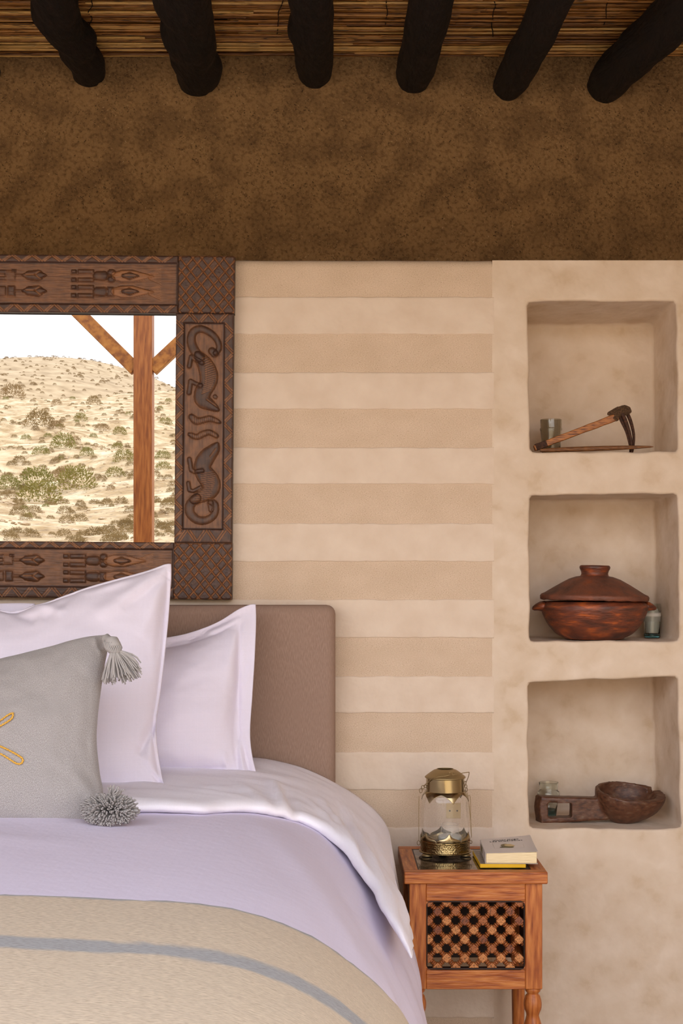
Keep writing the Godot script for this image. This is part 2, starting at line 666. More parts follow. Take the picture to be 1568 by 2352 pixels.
	m2 = plain("brass_hammered", Color(0.60, 0.52, 0.36), 0.22, 1.0)
	m2.uv1_triplanar = true
	m2.uv1_scale = Vector3(26, 26, 26)
	m2.heightmap_enabled = true
	m2.heightmap_texture = ntex(98, 0.045, [], 256, 1, FastNoiseLite.TYPE_CELLULAR)
	m2.heightmap_scale = 0.09
	plain("brass_dull", Color(0.62, 0.53, 0.37), 0.45, 0.75)
	m = plain("mirror", Color(0.70, 0.70, 0.695), 0.0, 1.0)
	m = mat("inset_glass", ntex(99, 0.012, [[0.2, Color(0.26, 0.23, 0.20)], [0.5, Color(0.50, 0.46, 0.41)], [0.8, Color(0.66, 0.62, 0.56)]], 512, 4), Vector3(5, 5, 5), 0.06)
	m.metallic = 0.85
	m.roughness = 0.07
	glass("clear_glass", Color(0.98, 0.99, 0.98), 0.05)
	glass("lantern_glass", Color(0.98, 0.96, 0.92), 0.05)
	solid_glass("smoke_glass", Color(0.80, 0.79, 0.74))
	solid_glass("solid_glass", Color(0.96, 0.98, 0.97))
	solid_glass("teal_glass", Color(0.45, 0.70, 0.74))
	plain("wax", Color(0.90, 0.88, 0.84), 0.5)
	plain("wax_grey", Color(0.70, 0.70, 0.66), 0.5)
	plain("wick", Color(0.08, 0.07, 0.06), 0.9)
	plain("felt", Color(0.05, 0.045, 0.04), 0.9)
	# books
	plain("cover_white", Color(0.80, 0.765, 0.745), 0.35)
	m = mat("pages", ntex(101, 0.03, [[0.0, Color(0.85, 0.76, 0.58)], [0.5, Color(0.93, 0.85, 0.68)], [1.0, Color(0.95, 0.88, 0.73)]], 256, 3), Vector3(3, 90, 3), 0.85)
	plain("cover_yellow", Color(0.90, 0.70, 0.06), 0.4)
	mat("cover_grey", ntex(102, 0.03, [[0.2, Color(0.22, 0.19, 0.17)], [0.6, Color(0.42, 0.38, 0.34)], [0.9, Color(0.62, 0.57, 0.50)]], 256, 3), Vector3(14, 14, 14), 0.3)
	plain("ink", Color(0.03, 0.03, 0.03), 0.6)
	plain("print_olive", Color(0.44, 0.39, 0.24), 0.6)
	plain("print_cream", Color(0.80, 0.70, 0.50), 0.6)
	plain("print_grey", Color(0.72, 0.67, 0.61), 0.6)
	# outside
	m = mat("sand", ntex(111, 0.012, [[0.0, Color(0.64, 0.53, 0.39)], [0.3, Color(0.77, 0.67, 0.52)], [0.6, Color(0.86, 0.775, 0.635)], [1.0, Color(0.93, 0.87, 0.76)]], 1024, 6), Vector3(0.05, 0.05, 0.05), 0.95, ntex(112, 0.05, [], 1024, 5), 14.0)
	detail(m, ntex(113, 0.05, [[0.2, Color(0.84, 0.80, 0.74)], [0.6, Color(1, 1, 1)]], 512, 5))
	mat("far_hill", ntex(114, 0.02, [[0.0, Color(0.58, 0.49, 0.37)], [0.4, Color(0.70, 0.61, 0.48)], [1.0, Color(0.80, 0.72, 0.59)]], 1024, 6), Vector3(0.012, 0.012, 0.012), 0.95)
	mat("rock", ntex(115, 0.03, [[0.0, Color(0.62, 0.52, 0.40)], [1.0, Color(0.84, 0.77, 0.66)]], 256), Vector3(1, 1, 1), 0.9)
	for k in 4:
		var c: Color = [Color(0.50, 0.46, 0.22), Color(0.52, 0.43, 0.27), Color(0.47, 0.45, 0.20), Color(0.55, 0.45, 0.30)][k]
		m = plain("shrub_%d" % k, c, 0.8)
		m.backlight_enabled = true
		m.backlight = c * 0.6
	plain("twig", Color(0.30, 0.23, 0.15), 0.9)
	mat("terrace", ntex(116, 0.02, [[0.0, Color(0.68, 0.62, 0.53)], [1.0, Color(0.78, 0.72, 0.63)]], 256), Vector3(0.5, 0.5, 0.5), 0.85)


# ------------------------------------------------------------------ the room
func slab(called: String, lo: Vector3, hi: Vector3, m: Material, parent: Node, kind := "") -> MeshInstance3D:
	var o := put(called, rbox_mesh(hi - lo, 0.01), m, parent, (lo + hi) * 0.5)
	if kind: o.set_meta("kind", kind)
	return o


# outline of a rounded four-sided opening: n points, corner radius r, pushed outwards by grow
func outline(q: Array, r: float, grow: float, n: int) -> Array:
	var raw := []
	for k in 4:
		var a: Vector3 = q[(k + 3) % 4]
		var b: Vector3 = q[k]
		var c: Vector3 = q[(k + 1) % 4]
		var ta := (a - b).normalized()
		var tc := (c - b).normalized()
		var bis := (ta + tc)
		var ctr := b + bis * r
		var rr := r + grow
		for i in 9:
			var w := float(i) / 8.0
			var d := (-tc).slerp(-ta, w)
			raw.append(ctr + d.normalized() * rr)
	raw.append(raw[0])
	# start in the middle of the side between corner 3 and corner 0, then even steps
	var e := even(raw, n + 1)
	e.pop_back()
	return e


func build_room() -> void:
	var X1 := P(1130, 0, 0).x
	var x_left := -3.4
	var x_right := 1.9
	var top := P(0, 598, 0).y
	var ceil_y := 2.716
	var back := -0.70

	# the back wall: dark mud above, pale lime below
	var wall := Node3D.new()
	wall.name = "wall_back"
	add_child(wall)
	tag(wall, "back wall with pale striped lime plaster below and bare brown mud plaster above", "wall", "", "structure")
	slab("mud_wall", Vector3(x_left, top - 0.3, back - 0.35), Vector3(x_right, 3.0, back), M.mud, wall)
	# pale part left of the niches, a block with a rounded top edge
	var b := MB.new()
	var nx := 120
	var wob := noise(5, 1.4, 2)
	var prof := [Vector2(0, 0), Vector2(0, 0.5), Vector2(0, 1.0), Vector2(0, top - 0.06), Vector2(0, top - 0.022), Vector2(-0.002, top - 0.012), Vector2(-0.008, top - 0.004), Vector2(-0.018, top), Vector2(-0.06, top), Vector2(back - 0.05, top), Vector2(back - 0.05, 0)]
	for p: Vector2 in prof:
		for i in nx + 1:
			var x := lerpf(x_left, X1, float(i) / nx)
			var y := p.y + (wob.get_noise_1d(x * 3.0) * 0.002 + 0.003 if p.y > 1.9 else 0.0)
			b.add(Vector3(x, y, p.x))
	b.weave(0, prof.size(), nx + 1)
	put("lime_wall", b.facing(Vector3(0, 0.3, 1)), M.lime_rough, wall)
	# raised smooth bands, one by one
	var ys := [682, 768, 855, 940, 1028, 1112, 1202, 1290, 1377, 1465, 1553, 1638, 1727, 1815, 1900, 1987, 2074, 2162, 2250, 2338]
	for k in range(0, ys.size(), 2):
		var y1 := P(0, ys[k], 0).y
		var y0 := P(0, ys[k + 1], 0).y
		put("plaster_band", band_mesh(x_left, X1 + 0.004, y0, y1, 900 + k), M.lime_band, wall)

	# the smooth column with three niches
	var quads := [
		[Vector2(1211, 692), Vector2(1552, 690), Vector2(1557, 1038), Vector2(1216, 1038)],
		[Vector2(1215, 1136), Vector2(1556, 1133), Vector2(1560, 1473), Vector2(1216, 1472)],
		[Vector2(1213, 1568), Vector2(1555, 1555), Vector2(1564, 1904), Vector2(1214, 1903)],
	]
	var cuts := [top, P(0, 1086, 0).y, P(0, 1515, 0).y, P(0, 1960, 0).y]
	var X2 := 0.96
	var nb := MB.new()
	for k in 3:
		niche_cell(nb, quads[k], X1, X2, cuts[k + 1], cuts[k], 0.238, k)
	put("niche_column", nb.facing(Vector3(0, 0, 1)), M.lime_smooth, wall)
	var rb := MB.new()
	flat(rb, Vector3(X1, 0, 0), Vector3(X2, cuts[3], 0), 8, 8)
	flat(rb, Vector3(X2, 0, 0), Vector3(x_right, top, 0), 8, 8)
	put("lime_wall", rb.facing(Vector3.BACK), M.lime_smooth, wall)
	var tb := MB.new()
	var s := 0
	var pr := [Vector2(0, top - 0.0001), Vector2(-0.002, top + 0.0035), Vector2(-0.008, top + 0.006), Vector2(-0.02, top + 0.0075), Vector2(back - 0.05, top + 0.0075)]
	for p: Vector2 in pr:
		for i in 41:
			var x := lerpf(X1, x_right, i / 40.0)
			tb.add(Vector3(x, p.y - (0.0 if p.x == 0.0 else 0.008 + (x - X1) * 0.003), p.x))
	tb.weave(s, pr.size(), 41)
	put("ledge", tb.facing(Vector3(0, 1, 0.3)), M.lime_smooth, wall)
	# the solid behind the niches
	slab("wall_core", Vector3(X1 - 0.02, 0, -0.70), Vector3(x_right, top - 0.02, -0.30), M.mud, wall)

	var fl := slab("floor", Vector3(x_left - 0.3, -0.2, -1.1), Vector3(x_right + 0.3, 0.0, 2.9), M.floor, self, "structure")
	fl.set_meta("label", "plain earth-coloured plaster floor under the bed")
	var wl := slab("wall_left", Vector3(x_left - 0.3, -0.2, -1.1), Vector3(x_left, 3.0, 2.75), M.lime_smooth, self, "structure")
	wl.set_meta("label", "plain pale side wall left of the bed, outside the view")
	var wr := slab("wall_right", Vector3(x_right, -0.2, -1.1), Vector3(x_right + 0.3, 3.0, 2.75), M.lime_smooth, self, "structure")
	wr.set_meta("label", "plain pale side wall right of the niches, outside the view")

	# ceiling: canes laid side by side on round beams, earth roof above
	var ce := Node3D.new()
	ce.name = "ceiling"
	add_child(ce)
	tag(ce, "ceiling of golden brown canes laid side by side over dark beams", "ceiling", "", "structure")
	slab("roof_slab", Vector3(x_left - 0.3, ceil_y + 0.035, -1.1), Vector3(x_right + 0.3, 3.05, 2.78), M.roof_slab, ce)
	var rng := RandomNumberGenerator.new()
	rng.seed = 77
	var canes := []
	for k in 7:
		canes.append(cane_mesh(rng))
	# canes in view one by one
	var zz := back - 0.005
	var row := 0
	while zz < -0.26:
		for layer in 2:
			var x := -1.45 + rng.randf_range(-0.7, 0.0)
			var hi := layer == 1
			while x < 1.30:
				var len_ := rng.randf_range(1.5, 2.2)
				var o := put("cane", canes[rng.randi() % 7], M["reed_%d" % (rng.randi() % 6 if not hi else [1, 3, 4][rng.randi() % 3])], ce)
				var rad := rng.randf_range(0.0025, 0.0043)
				o.transform = Transform3D(Basis.from_euler(Vector3(rng.randf() * TAU, 0, 0)).scaled(Vector3(len_, rad, rad)), Vector3.ZERO)
				o.rotate_y(rng.randfn(0, 0.006))
				o.rotate_z(rng.randfn(0, 0.0025))
				o.position = Vector3(x, ceil_y + (0.006 if hi else 0.0) + rng.randfn(0, 0.0022) + 0.004 * sin(x * 3.0 + row), zz + rng.randfn(0, 0.002))
				x += len_ * 0.98
		zz += 0.0069
		row += 1
	# dark twine that ties the mat, and roots that come through it
	for k in 5:
		var tb2 := MB.new()
		var pts := []
		var px: float = [214.0, 648.0, 893.0, 1140.0, 1400.0][k]
		for i in 9:
			var z2 := -0.20 - i * 0.042
			pts.append(Vector3(P(px + rng.randfn(0, 3.0) - i * 1.5, 60, z2).x, ceil_y - 0.0075 + rng.randfn(0, 0.001), z2))
			if i > 5 and k % 2 == 0: break
		tb2.tube(smooth(pts, 3), [0.0013], 5)
		put("twine", tb2.closed(), M.log, ce)
	# the rest of the canes, over the camera and further out
	var mm := MultiMesh.new()
	mm.transform_format = MultiMesh.TRANSFORM_3D
	mm.mesh = canes[0]
	var xf := []
	while zz < 2.75:
		var x := x_left - rng.randf_range(0.0, 1.0)
		while x < x_right:
			var len_ := rng.randf_range(1.6, 2.4)
			xf.append(Transform3D(Basis.from_euler(Vector3(rng.randf() * TAU, rng.randfn(0, 0.006), 0)) * Basis.from_scale(Vector3(len_, 0.0085, 0.0085)), Vector3(x, ceil_y + 0.003, zz)))
			x += len_
		zz += 0.0165
	mm.instance_count = xf.size()
	for i in xf.size():
		mm.set_instance_transform(i, xf[i])
	var mi := MultiMeshInstance3D.new()
	mi.name = "canes"
	mi.multimesh = mm
	mi.material_override = M.reed_1
	mi.set_meta("kind", "stuff")
	ce.add_child(mi, true)

	# beams: [x at wall px, bottom y px at wall, radius at wall, then (z, dx px-less, radius factor)...], label
	var beams := [
		[-38, 205, 0.046, 0.10, "dark round ceiling beam at the far left, only its edge in view"],
		[203, 203, 0.047, 0.12, "knobbly dark ceiling beam with a bent swollen side, above the left of the mirror"],
		[455, 226, 0.062, 0.06, "thickest dark ceiling beam, crooked, above the right end of the mirror"],
		[722, 208, 0.050, 0.04, "straight dark ceiling beam hanging above the middle of the striped wall"],
		[951, 217, 0.0515, 0.03, "dark ceiling beam above the right end of the plaster stripes"],
		[1171, 236, 0.046, 0.03, "slender dark ceiling beam slanting just left of the niches"],
		[1392, 239, 0.054, 0.03, "dark ceiling beam slanting above the niches, rightmost"],
	]
	for k in beams.size():
		var bm: Array = beams[k]
		var o := put("ceiling_beam", beam_mesh(k, bm), M.log, self, Vector3.ZERO, bm[4])
		tag(o, bm[4], "beam", "round roof beams")


func flat(b: MB, lo: Vector3, hi: Vector3, nx: int, ny: int) -> void:
	var s := b.v.size()
	for j in ny + 1:
		for i in nx + 1:
			b.add(Vector3(lerpf(lo.x, hi.x, float(i) / nx), lerpf(lo.y, hi.y, float(j) / ny), lo.z))
	b.weave(s, ny + 1, nx + 1, false, true)


func band_mesh(x0: float, x1: float, y0: float, y1: float, sd: int) -> ArrayMesh:
	var b := MB.new()
	var w := noise(sd, 2.2, 3)
	var n := 260
	var pr := [[0.0, -0.002], [0.0004, 0.0008], [0.0022, 0.0021], [0.006, 0.0024]]
	var cols := []
	for p in pr: cols.append([p[0], p[1], 0])
	for k in range(pr.size() - 1, -1, -1): cols.append([pr[k][0], pr[k][1], 1])
	for c: Array in cols:
		for i in n + 1:
			var x := lerpf(x0, x1, float(i) / n)
			if i == n: x -= 0.0 if c[1] > 0.0 else -0.002
			var j := w.get_noise_2d(x * 9.0, 40.0 * c[2]) * 0.0022
			b.add(Vector3(x, (y0 + c[0] if c[2] == 0 else y1 - c[0]) + j, c[1] if i < n else minf(c[1], 0.0004)))
	b.weave(0, cols.size(), n + 1)
	return b.facing(Vector3.BACK)


func niche_cell(b: MB, q: Array, x0: float, x1: float, y0: float, y1: float, depth: float, k: int) -> void:
	var n := 144
	var front := []
	for p: Vector2 in q: front.append(P(p.x, p.y, 0))
	var c: Vector3 = (front[0] + front[1] + front[2] + front[3]) * 0.25
	var rear := []
	# the back panel: [inset left, inset top, inset right, inset bottom]
	var ins: Array = [[0.004, 0.012, 0.002, 0.0], [0.004, 0.0, 0.002, 0.0], [0.004, 0.0, 0.006, 0.002]][k]
	for i in 4:
		var p: Vector3 = front[i]
		rear.append(p + Vector3(ins[0] if i in [0, 3] else -ins[2], -ins[1] if i < 2 else ins[3], 0))
	var w := noise(300 + k, 5.0, 3)
	var loops := []
	var rect := [Vector3(x0, y1, 0), Vector3(x1, y1, 0), Vector3(x1, y0, 0), Vector3(x0, y0, 0)]
	var l1 := outline(front, 0.008, 0.017, n)
	var l0 := []
	for p: Vector3 in l1:
		# cast from the centre to the cell's edge
		var d := p - c
		var tx := ((x1 if d.x > 0 else x0) - c.x) / d.x if absf(d.x) > 1e-6 else 1e9
		var ty := ((y1 if d.y > 0 else y0) - c.y) / d.y if absf(d.y) > 1e-6 else 1e9
		l0.append(Vector3(c.x, c.y, 0) + Vector3(d.x, d.y, 0) * minf(tx, ty))
	# pull the points nearest the corners onto them
	for r: Vector3 in rect:
		var best := 0
		for i in n:
			if l0[i].distance_to(r) < l0[best].distance_to(r): best = i
		l0[best] = r
	loops.append(l0)
	loops.append(l1)
	loops.append(outline(front, 0.008, 0.0085, n))
	var bn := 0.007
	for i in 5:
		var a := PI / 2 * (i + 1) / 5.0
		var lp := outline(front, 0.008, bn * (1.0 - sin(a)), n)
		for j in n: lp[j] += Vector3(0, 0, -bn * (1.0 - cos(a)))
		loops.append(lp)
	for i in 4:
		var t := (i + 1) / 4.0
		var mixq := []
		for j in 4: mixq.append(front[j].lerp(rear[j], t))
		var lp := outline(mixq, 0.012, 0.0, n)
		for j in n:
			lp[j].z = lerpf(-bn, -depth + 0.012, t)
		loops.append(lp)
	for i in 4:
		var a := PI / 2 * (i + 1) / 4.0
		var lp := outline(rear, 0.022, -0.012 * (1.0 - cos(a)), n)
		for j in n: lp[j].z = -depth + 0.012 - 0.012 * sin(a)
		loops.append(lp)
	for f: float in [0.8, 0.5, 0.25]:
		var lp := []
		var base := outline(rear, 0.022, -0.012, n)
		for p: Vector3 in base:
			var cc := Vector3(c.x, c.y, 0)
			lp.append(cc.lerp(Vector3(p.x, p.y, 0), f) + Vector3(0, 0, -depth))
		loops.append(lp)
	var s := b.v.size()
	for li in loops.size():
		for p: Vector3 in loops[li]:
			var j := Vector3.ZERO
			if li > 1 and li < loops.size() - 4:
				j = Vector3(w.get_noise_3dv(p * 1.6), w.get_noise_3dv(p * 1.6 + Vector3(9, 0, 0)), 0) * 0.0045
			b.add(p + j)
	b.weave(s, loops.size(), n, true)
	b.fan(s + (loops.size() - 1) * n, n, Vector3(c.x, c.y, -depth))


func cane_mesh(rng: RandomNumberGenerator) -> ArrayMesh:
	var b := MB.new()
	var xs := [0.0]
	while xs[-1] < 0.93:
		xs.append(xs[-1] + rng.randf_range(0.09, 0.17))
	xs[-1] = 1.0
	var rings := []
	for i in xs.size():
		var x: float = xs[i]
		if i > 0 and i < xs.size() - 1:
			rings.append([x - 0.004, 1.0])
			rings.append([x, 1.22])
			rings.append([x + 0.004, 0.96])
		else:
			rings.append([x, 0.95])
	var ph := rng.randf() * TAU
	for r: Array in rings:
		for i in 7:
			var a := TAU * i / 7
			b.add(Vector3(r[0], cos(a) * r[1] + 0.5 * sin(r[0] * 5.0 + ph), sin(a) * r[1] + 0.5 * cos(r[0] * 4.0 + ph)))
	b.weave(0, rings.size(), 7, true)
	b.fan(0, 7, Vector3(0, 0, 0), true)
	b.fan((rings.size() - 1) * 7, 7, Vector3(1, 0, 0))
	return b.closed()


func beam_mesh(k: int, bm: Array) -> ArrayMesh:
	var zw := -0.72
	var r0: float = bm[2] * 1.065
	var at := P(bm[0], bm[1], -0.70)
	var cy := at.y + r0
	var w := noise(400 + k, 1.0, 4)
	# side steps (z, sideways shift in m, radius factor) taken along the beam
	var bends: Array = [
		[[-0.7, 0.0, 1.0], [2.9, 0.0, 1.1]],
		[[-0.72, 0.0, 0.95], [-0.63, 0.008, 1.0], [-0.54, -0.004, 1.0], [-0.47, 0.010, 1.04], [-0.38, -0.010, 1.10], [-0.28, -0.012, 1.22], [-0.18, 0.002, 1.14], [-0.09, 0.010, 1.1], [0.25, 0.01, 1.0], [2.9, 0.0, 1.05]],
		[[-0.72, 0.0, 0.92], [-0.63, 0.008, 1.0], [-0.54, -0.002, 0.96], [-0.47, 0.006, 1.0], [-0.37, 0.002, 1.10], [-0.28, 0.012, 0.98], [-0.15, 0.008, 1.10], [-0.05, 0.014, 1.06], [0.25, 0.01, 1.0], [2.9, 0.02, 1.0]],
		[[-0.72, 0.0, 0.90], [-0.59, 0.0, 1.0], [-0.45, -0.002, 1.04], [-0.37, -0.008, 1.12], [-0.27, 0.0, 1.04], [-0.15, -0.004, 1.10], [0.25, 0.0, 1.0], [2.9, 0.03, 1.0]],
		[[-0.72, -0.002, 0.93], [-0.61, 0.004, 1.02], [-0.45, 0.008, 1.0], [-0.25, 0.012, 1.02], [0.25, 0.02, 1.0], [2.9, 0.04, 1.0]],
		[[-0.72, -0.006, 0.88], [-0.65, 0.0, 1.0], [-0.5, 0.008, 1.04], [-0.3, 0.022, 1.02], [0.25, 0.04, 1.0], [2.9, 0.1, 1.0]],
		[[-0.72, 0.0, 0.95], [-0.61, 0.006, 1.05], [-0.45, 0.032, 1.06], [-0.3, 0.066, 1.10], [-0.15, 0.088, 1.1], [0.25, 0.12, 1.0], [2.9, 0.16, 1.0]],
	]
	var bend: Array = bends[k]
	var b := MB.new()
	var rings := 0
	var seg := 36
	var z := zw
	while z < 2.86:
		var i := 0
		while i < bend.size() - 2 and z > bend[i + 1][0]: i += 1
		var t := clampf((z - bend[i][0]) / (bend[i + 1][0] - bend[i][0]), 0.0, 1.0)
		t = t * t * (3.0 - 2.0 * t)
		var dx := lerpf(bend[i][1], bend[i + 1][1], t)
		var rf := lerpf(bend[i][2], bend[i + 1][2], t)
		for j in seg:
			var a := TAU * j / seg
			var r := r0 * rf * (1.0 + 0.09 * w.get_noise_3d(cos(a) * 0.9, sin(a) * 0.9, z * 3.5) + 0.015 * w.get_noise_3d(cos(a) * 6.0, sin(a) * 6.0, z * 9.0))
			# long drying cracks
			for ck in 2:
				var ca := 4.3 + 1.1 * ck + 0.25 * sin(z * 6.0 + k)
				r -= 0.004 * exp(-pow((a - ca) / 0.055, 2.0)) * clampf(sin(z * 3.1 + k + ck * 2.0) + 0.5, 0.0, 1.0)
			b.add(Vector3(at.x + dx + r * cos(a), cy + r * sin(a), z))
		rings += 1
		z += 0.016 if z < 0.25 else 0.25
	b.weave(0, rings, seg, true)
	b.fan(0, seg, Vector3(at.x, cy, zw), true)
	b.fan((rings - 1) * seg, seg, Vector3(at.x, cy, z - 0.25))
	return b.closed()


# ------------------------------------------------------------------ outside, seen in the mirror
func ground_height(x: float, z: float, n: FastNoiseLite) -> float:
	var y := 0.0
	var pts := [[8.5, -0.1], [11.0, 0.35], [14.6, 1.55], [20.0, 2.15], [26.6, 3.0], [46.6, 5.7], [81.6, 11.4], [105.0, 15.6], [125.0, 15.0], [160.0, 8.0]]
	for i in pts.size() - 1:
		if z >= pts[i][0]:
			y = lerpf(pts[i][1], pts[i + 1][1], clampf((z - pts[i][0]) / (pts[i + 1][0] - pts[i][0]), 0.0, 1.0))
	var amp := clampf((z - 9.0) / 30.0, 0.0, 1.0)
	return y + n.get_noise_2d(x, z) * 0.9 * amp + n.get_noise_2d(x * 5.0, z * 5.0) * 0.22 * clampf((z - 9.0) / 5.0, 0.0, 1.0)


func build_outside() -> void:
	var n := noise(900, 0.05, 4)
	var b := MB.new()
	var zs := []
	var z := 8.4
	while z < 160.0:
		zs.append(z)
		z += 0.25 + (z - 8.4) * 0.022
	for zz: float in zs:
		for i in 141:
			var x := lerpf(-1.0, 1.0, i / 140.0) * (26.0 + zz * 0.9) - 6.0
			b.add(Vector3(x, ground_height(x, zz, n), zz))
	b.weave(0, zs.size(), 141)
	var g := put("hillside", b.facing(Vector3.UP), M.sand, self)
	tag(g, "dry sandy hillside with scattered scrub, reflected in the mirror", "hillside", "", "structure")
	b = MB.new()
	for j in 60:
		var t := j / 59.0
		var zz := lerpf(150.0, 420.0, t)
		for i in 121:
			var x := lerpf(-260.0, 200.0, i / 120.0)
			var ridge := 55.0 - 45.0 * (1.0 - exp(-pow((x + 62.0) / 72.0, 2.0)))
			var y := -4.0 + ridge * pow(sin(clampf((zz - 150.0) / 190.0, 0.0, 1.0) * PI / 2), 0.75) * (1.0 if zz < 340 else 1.0 - (zz - 340) / 300.0)
			b.add(Vector3(x, y + n.get_noise_2d(x * 0.5, zz * 0.5) * 1.0, zz))
	b.weave(0, 60, 121)
	g = put("far_hill", b.facing(Vector3.UP), M.far_hill, self)
	tag(g, "rounded pale stony hill behind the hillside, reflected in the mirror", "hill", "", "structure")
	slab("terrace", Vector3(-7.0, -0.2, 2.9), Vector3(5.0, -0.01, 8.6), M.terrace, self, "structure").set_meta("label", "plain sand-coloured terrace in front of the open room")

	# shrubs seen in the mirror
	var rng := RandomNumberGenerator.new()
	rng.seed = 4242
	var kinds := []
	for k in 4:
		kinds.append(shrub_mesh(rng, k))
	var spots := []
	var big := [[90, 1155, 110], [175, 1128, 100], [145, 1030, 62], [210, 1035, 0], [200, 1050, 36], [285, 1065, 55], [45, 1065, 34], [95, 1045, 45], [235, 1105, 26], [85, 1120, 90], [20, 1128, 60], [65, 1190, 26], [185, 1162, 24], [255, 1128, 24], [265, 1095, 50], [150, 1105, 60], [90, 988, 70], [130, 985, 40], [185, 970, 34], [100, 912, 30], [30, 915, 60], [375, 1055, 40], [375, 1080, 40], [235, 990, 40], [275, 1000, 36], [380, 975, 34], [60, 1015, 26], [270, 1030, 30], [215, 930, 36], [130, 930, 26], [172, 1020, 30]]
	for s in big:
		if s[2] > 0: spots.append([float(s[0]), float(s[1]), float(s[2])])
	while spots.size() < 84:
		var yy := 905.0 + 285.0 * pow(rng.randf(), 1.3)
		spots.append([rng.randf_range(-40, 400), yy, rng.randf_range(12, 30) * lerpf(0.6, 1.0, (yy - 900) / 300.0)])
	for i in 24: spots.append([rng.randf_range(420, 900), 905.0 + 285.0 * pow(rng.randf(), 1.3), rng.randf_range(14, 70)])
	for s: Array in spots:
		# walk out along the mirrored line of sight until it meets the ground
		var zz := 10.0
		var p := Vector3.ZERO
		while zz < 118.0:
			var d := zz + D
			p = Vector3((s[0] - VX) * d / F, E - (s[1] - VY) * d / F, zz)
			if p.y <= ground_height(p.x, zz, n): break
			zz += 0.1 + zz * 0.004
		var w: float = s[2] * (zz + D) / F
		var k := rng.randi() % 4
		if s[2] > 80: k = 0 if rng.randf() < 0.5 else 2
		var o := put("desert_shrub", kinds[k], M["shrub_%d" % k], self, Vector3(p.x, ground_height(p.x, zz, n) - 0.03, zz))
		o.scale = Vector3(w, w * rng.randf_range(0.65, 0.9), w)
		o.rotation.y = rng.randf() * TAU
		tag(o, "small dry shrub on the sandy hillside reflected in the mirror", "shrub", "shrubs on the hillside")
	# far shrubs and stones too small to count
	for part in 3:
		var mm := MultiMesh.new()
		mm.transform_format = MultiMesh.TRANSFORM_3D
		mm.mesh = [kinds[1], kinds[2], stone_mesh()][part]
		var count: int = [1900, 1700, 10000][part]
		mm.instance_count = count
		for i in count:
			var p: Vector3
			var w: float
			if part == 0:
				var zz := rng.randf_range(170.0, 318.0)
				var d := zz + D
				var x := rng.randf_range(-1100.0, 300.0) / F * d
				var ridge := 55.0 - 45.0 * (1.0 - exp(-pow((x + 62.0) / 72.0, 2.0)))
				var y := -4.0 + ridge * pow(sin(clampf((zz - 150.0) / 190.0, 0.0, 1.0) * PI / 2), 0.75)
				p = Vector3(x, y + n.get_noise_2d(x * 0.5, zz * 0.5) * 1.0 - 0.1, zz)
				w = rng.randf_range(0.35, 0.8) * (1.6 if rng.randf() < 0.15 else 1.0)
			elif part == 1:
				var zz := 16.0 + 95.0 * pow(rng.randf(), 1.3)
				var x := rng.randf_range(-1000.0, 200.0) / F * (zz + D)
				p = Vector3(x, ground_height(x, zz, n) - 0.02, zz)
				w = rng.randf_range(0.08, 0.32)
			else:
				var zz := 10.5 + 60.0 * pow(rng.randf(), 2.2)
				var x := rng.randf_range(-1000.0, 200.0) / F * (zz + D)
				p = Vector3(x, ground_height(x, zz, n) - 0.01, zz)
				w = rng.randf_range(0.03, 0.09) * (2.0 if rng.randf() < 0.1 else 1.0)
			mm.set_instance_transform(i, Transform3D(Basis.from_euler(Vector3(0, rng.randf() * TAU, 0)) * Basis.from_scale(Vector3(w, w * 0.75, w)), p))
		var mi := MultiMeshInstance3D.new()
		mi.name = ["far_scrub", "low_scrub", "stones"][part]
		mi.multimesh = mm
		mi.material_override = [M.shrub_3, M.shrub_1, M.rock][part]
		add_child(mi)
		tag(mi, ["dark dots of scrub all over the far rounded hill in the mirror", "sparse low scrub between the shrubs of the hillside in the mirror", "loose pale stones strewn over the sandy hillside in the mirror"][part], ["scrub", "scrub", "stones"][part], "", "stuff")

	# pergola post with its braces
	var pg := thing("pergola", "brown wooden terrace post with two slanting braces, reflected in the mirror", "pergola")
	var zp := 5.70
	var xc := (329.0 - VX) * (zp + D) / F
	put("post", rbox_mesh(Vector3(0.12, 3.3, 0.12), 0.006), M.post_wood, pg, Vector3(xc, 1.65, zp + 0.06))
	put("beam", rbox_mesh(Vector3(9.0, 0.16, 0.12), 0.006), M.brace_wood, pg, Vector3(xc + 1.2, 3.38, zp + 0.06))
	for sgn in [-1.0, 1.0]:
		var d := zp + 0.03 + D
		var foot := Vector3(xc + 0.05 * sgn, E - (850 - VY) * d / F, zp + 0.05)
		var head := foot + Vector3((150 if sgn < 0 else 172) * sgn, (149 if sgn < 0 else 162), 0) * d / F * 1.35
		var dir := (head - foot).normalized()
		var o := put("brace", rbox_mesh(Vector3(foot.distance_to(head), 0.086, 0.07), 0.005), M.brace_wood, pg)
		o.transform = Transform3D(Basis(dir, Vector3(0, 0, 1).cross(dir).normalized(), Vector3(0, 0, 1)), (foot + head) * 0.5)


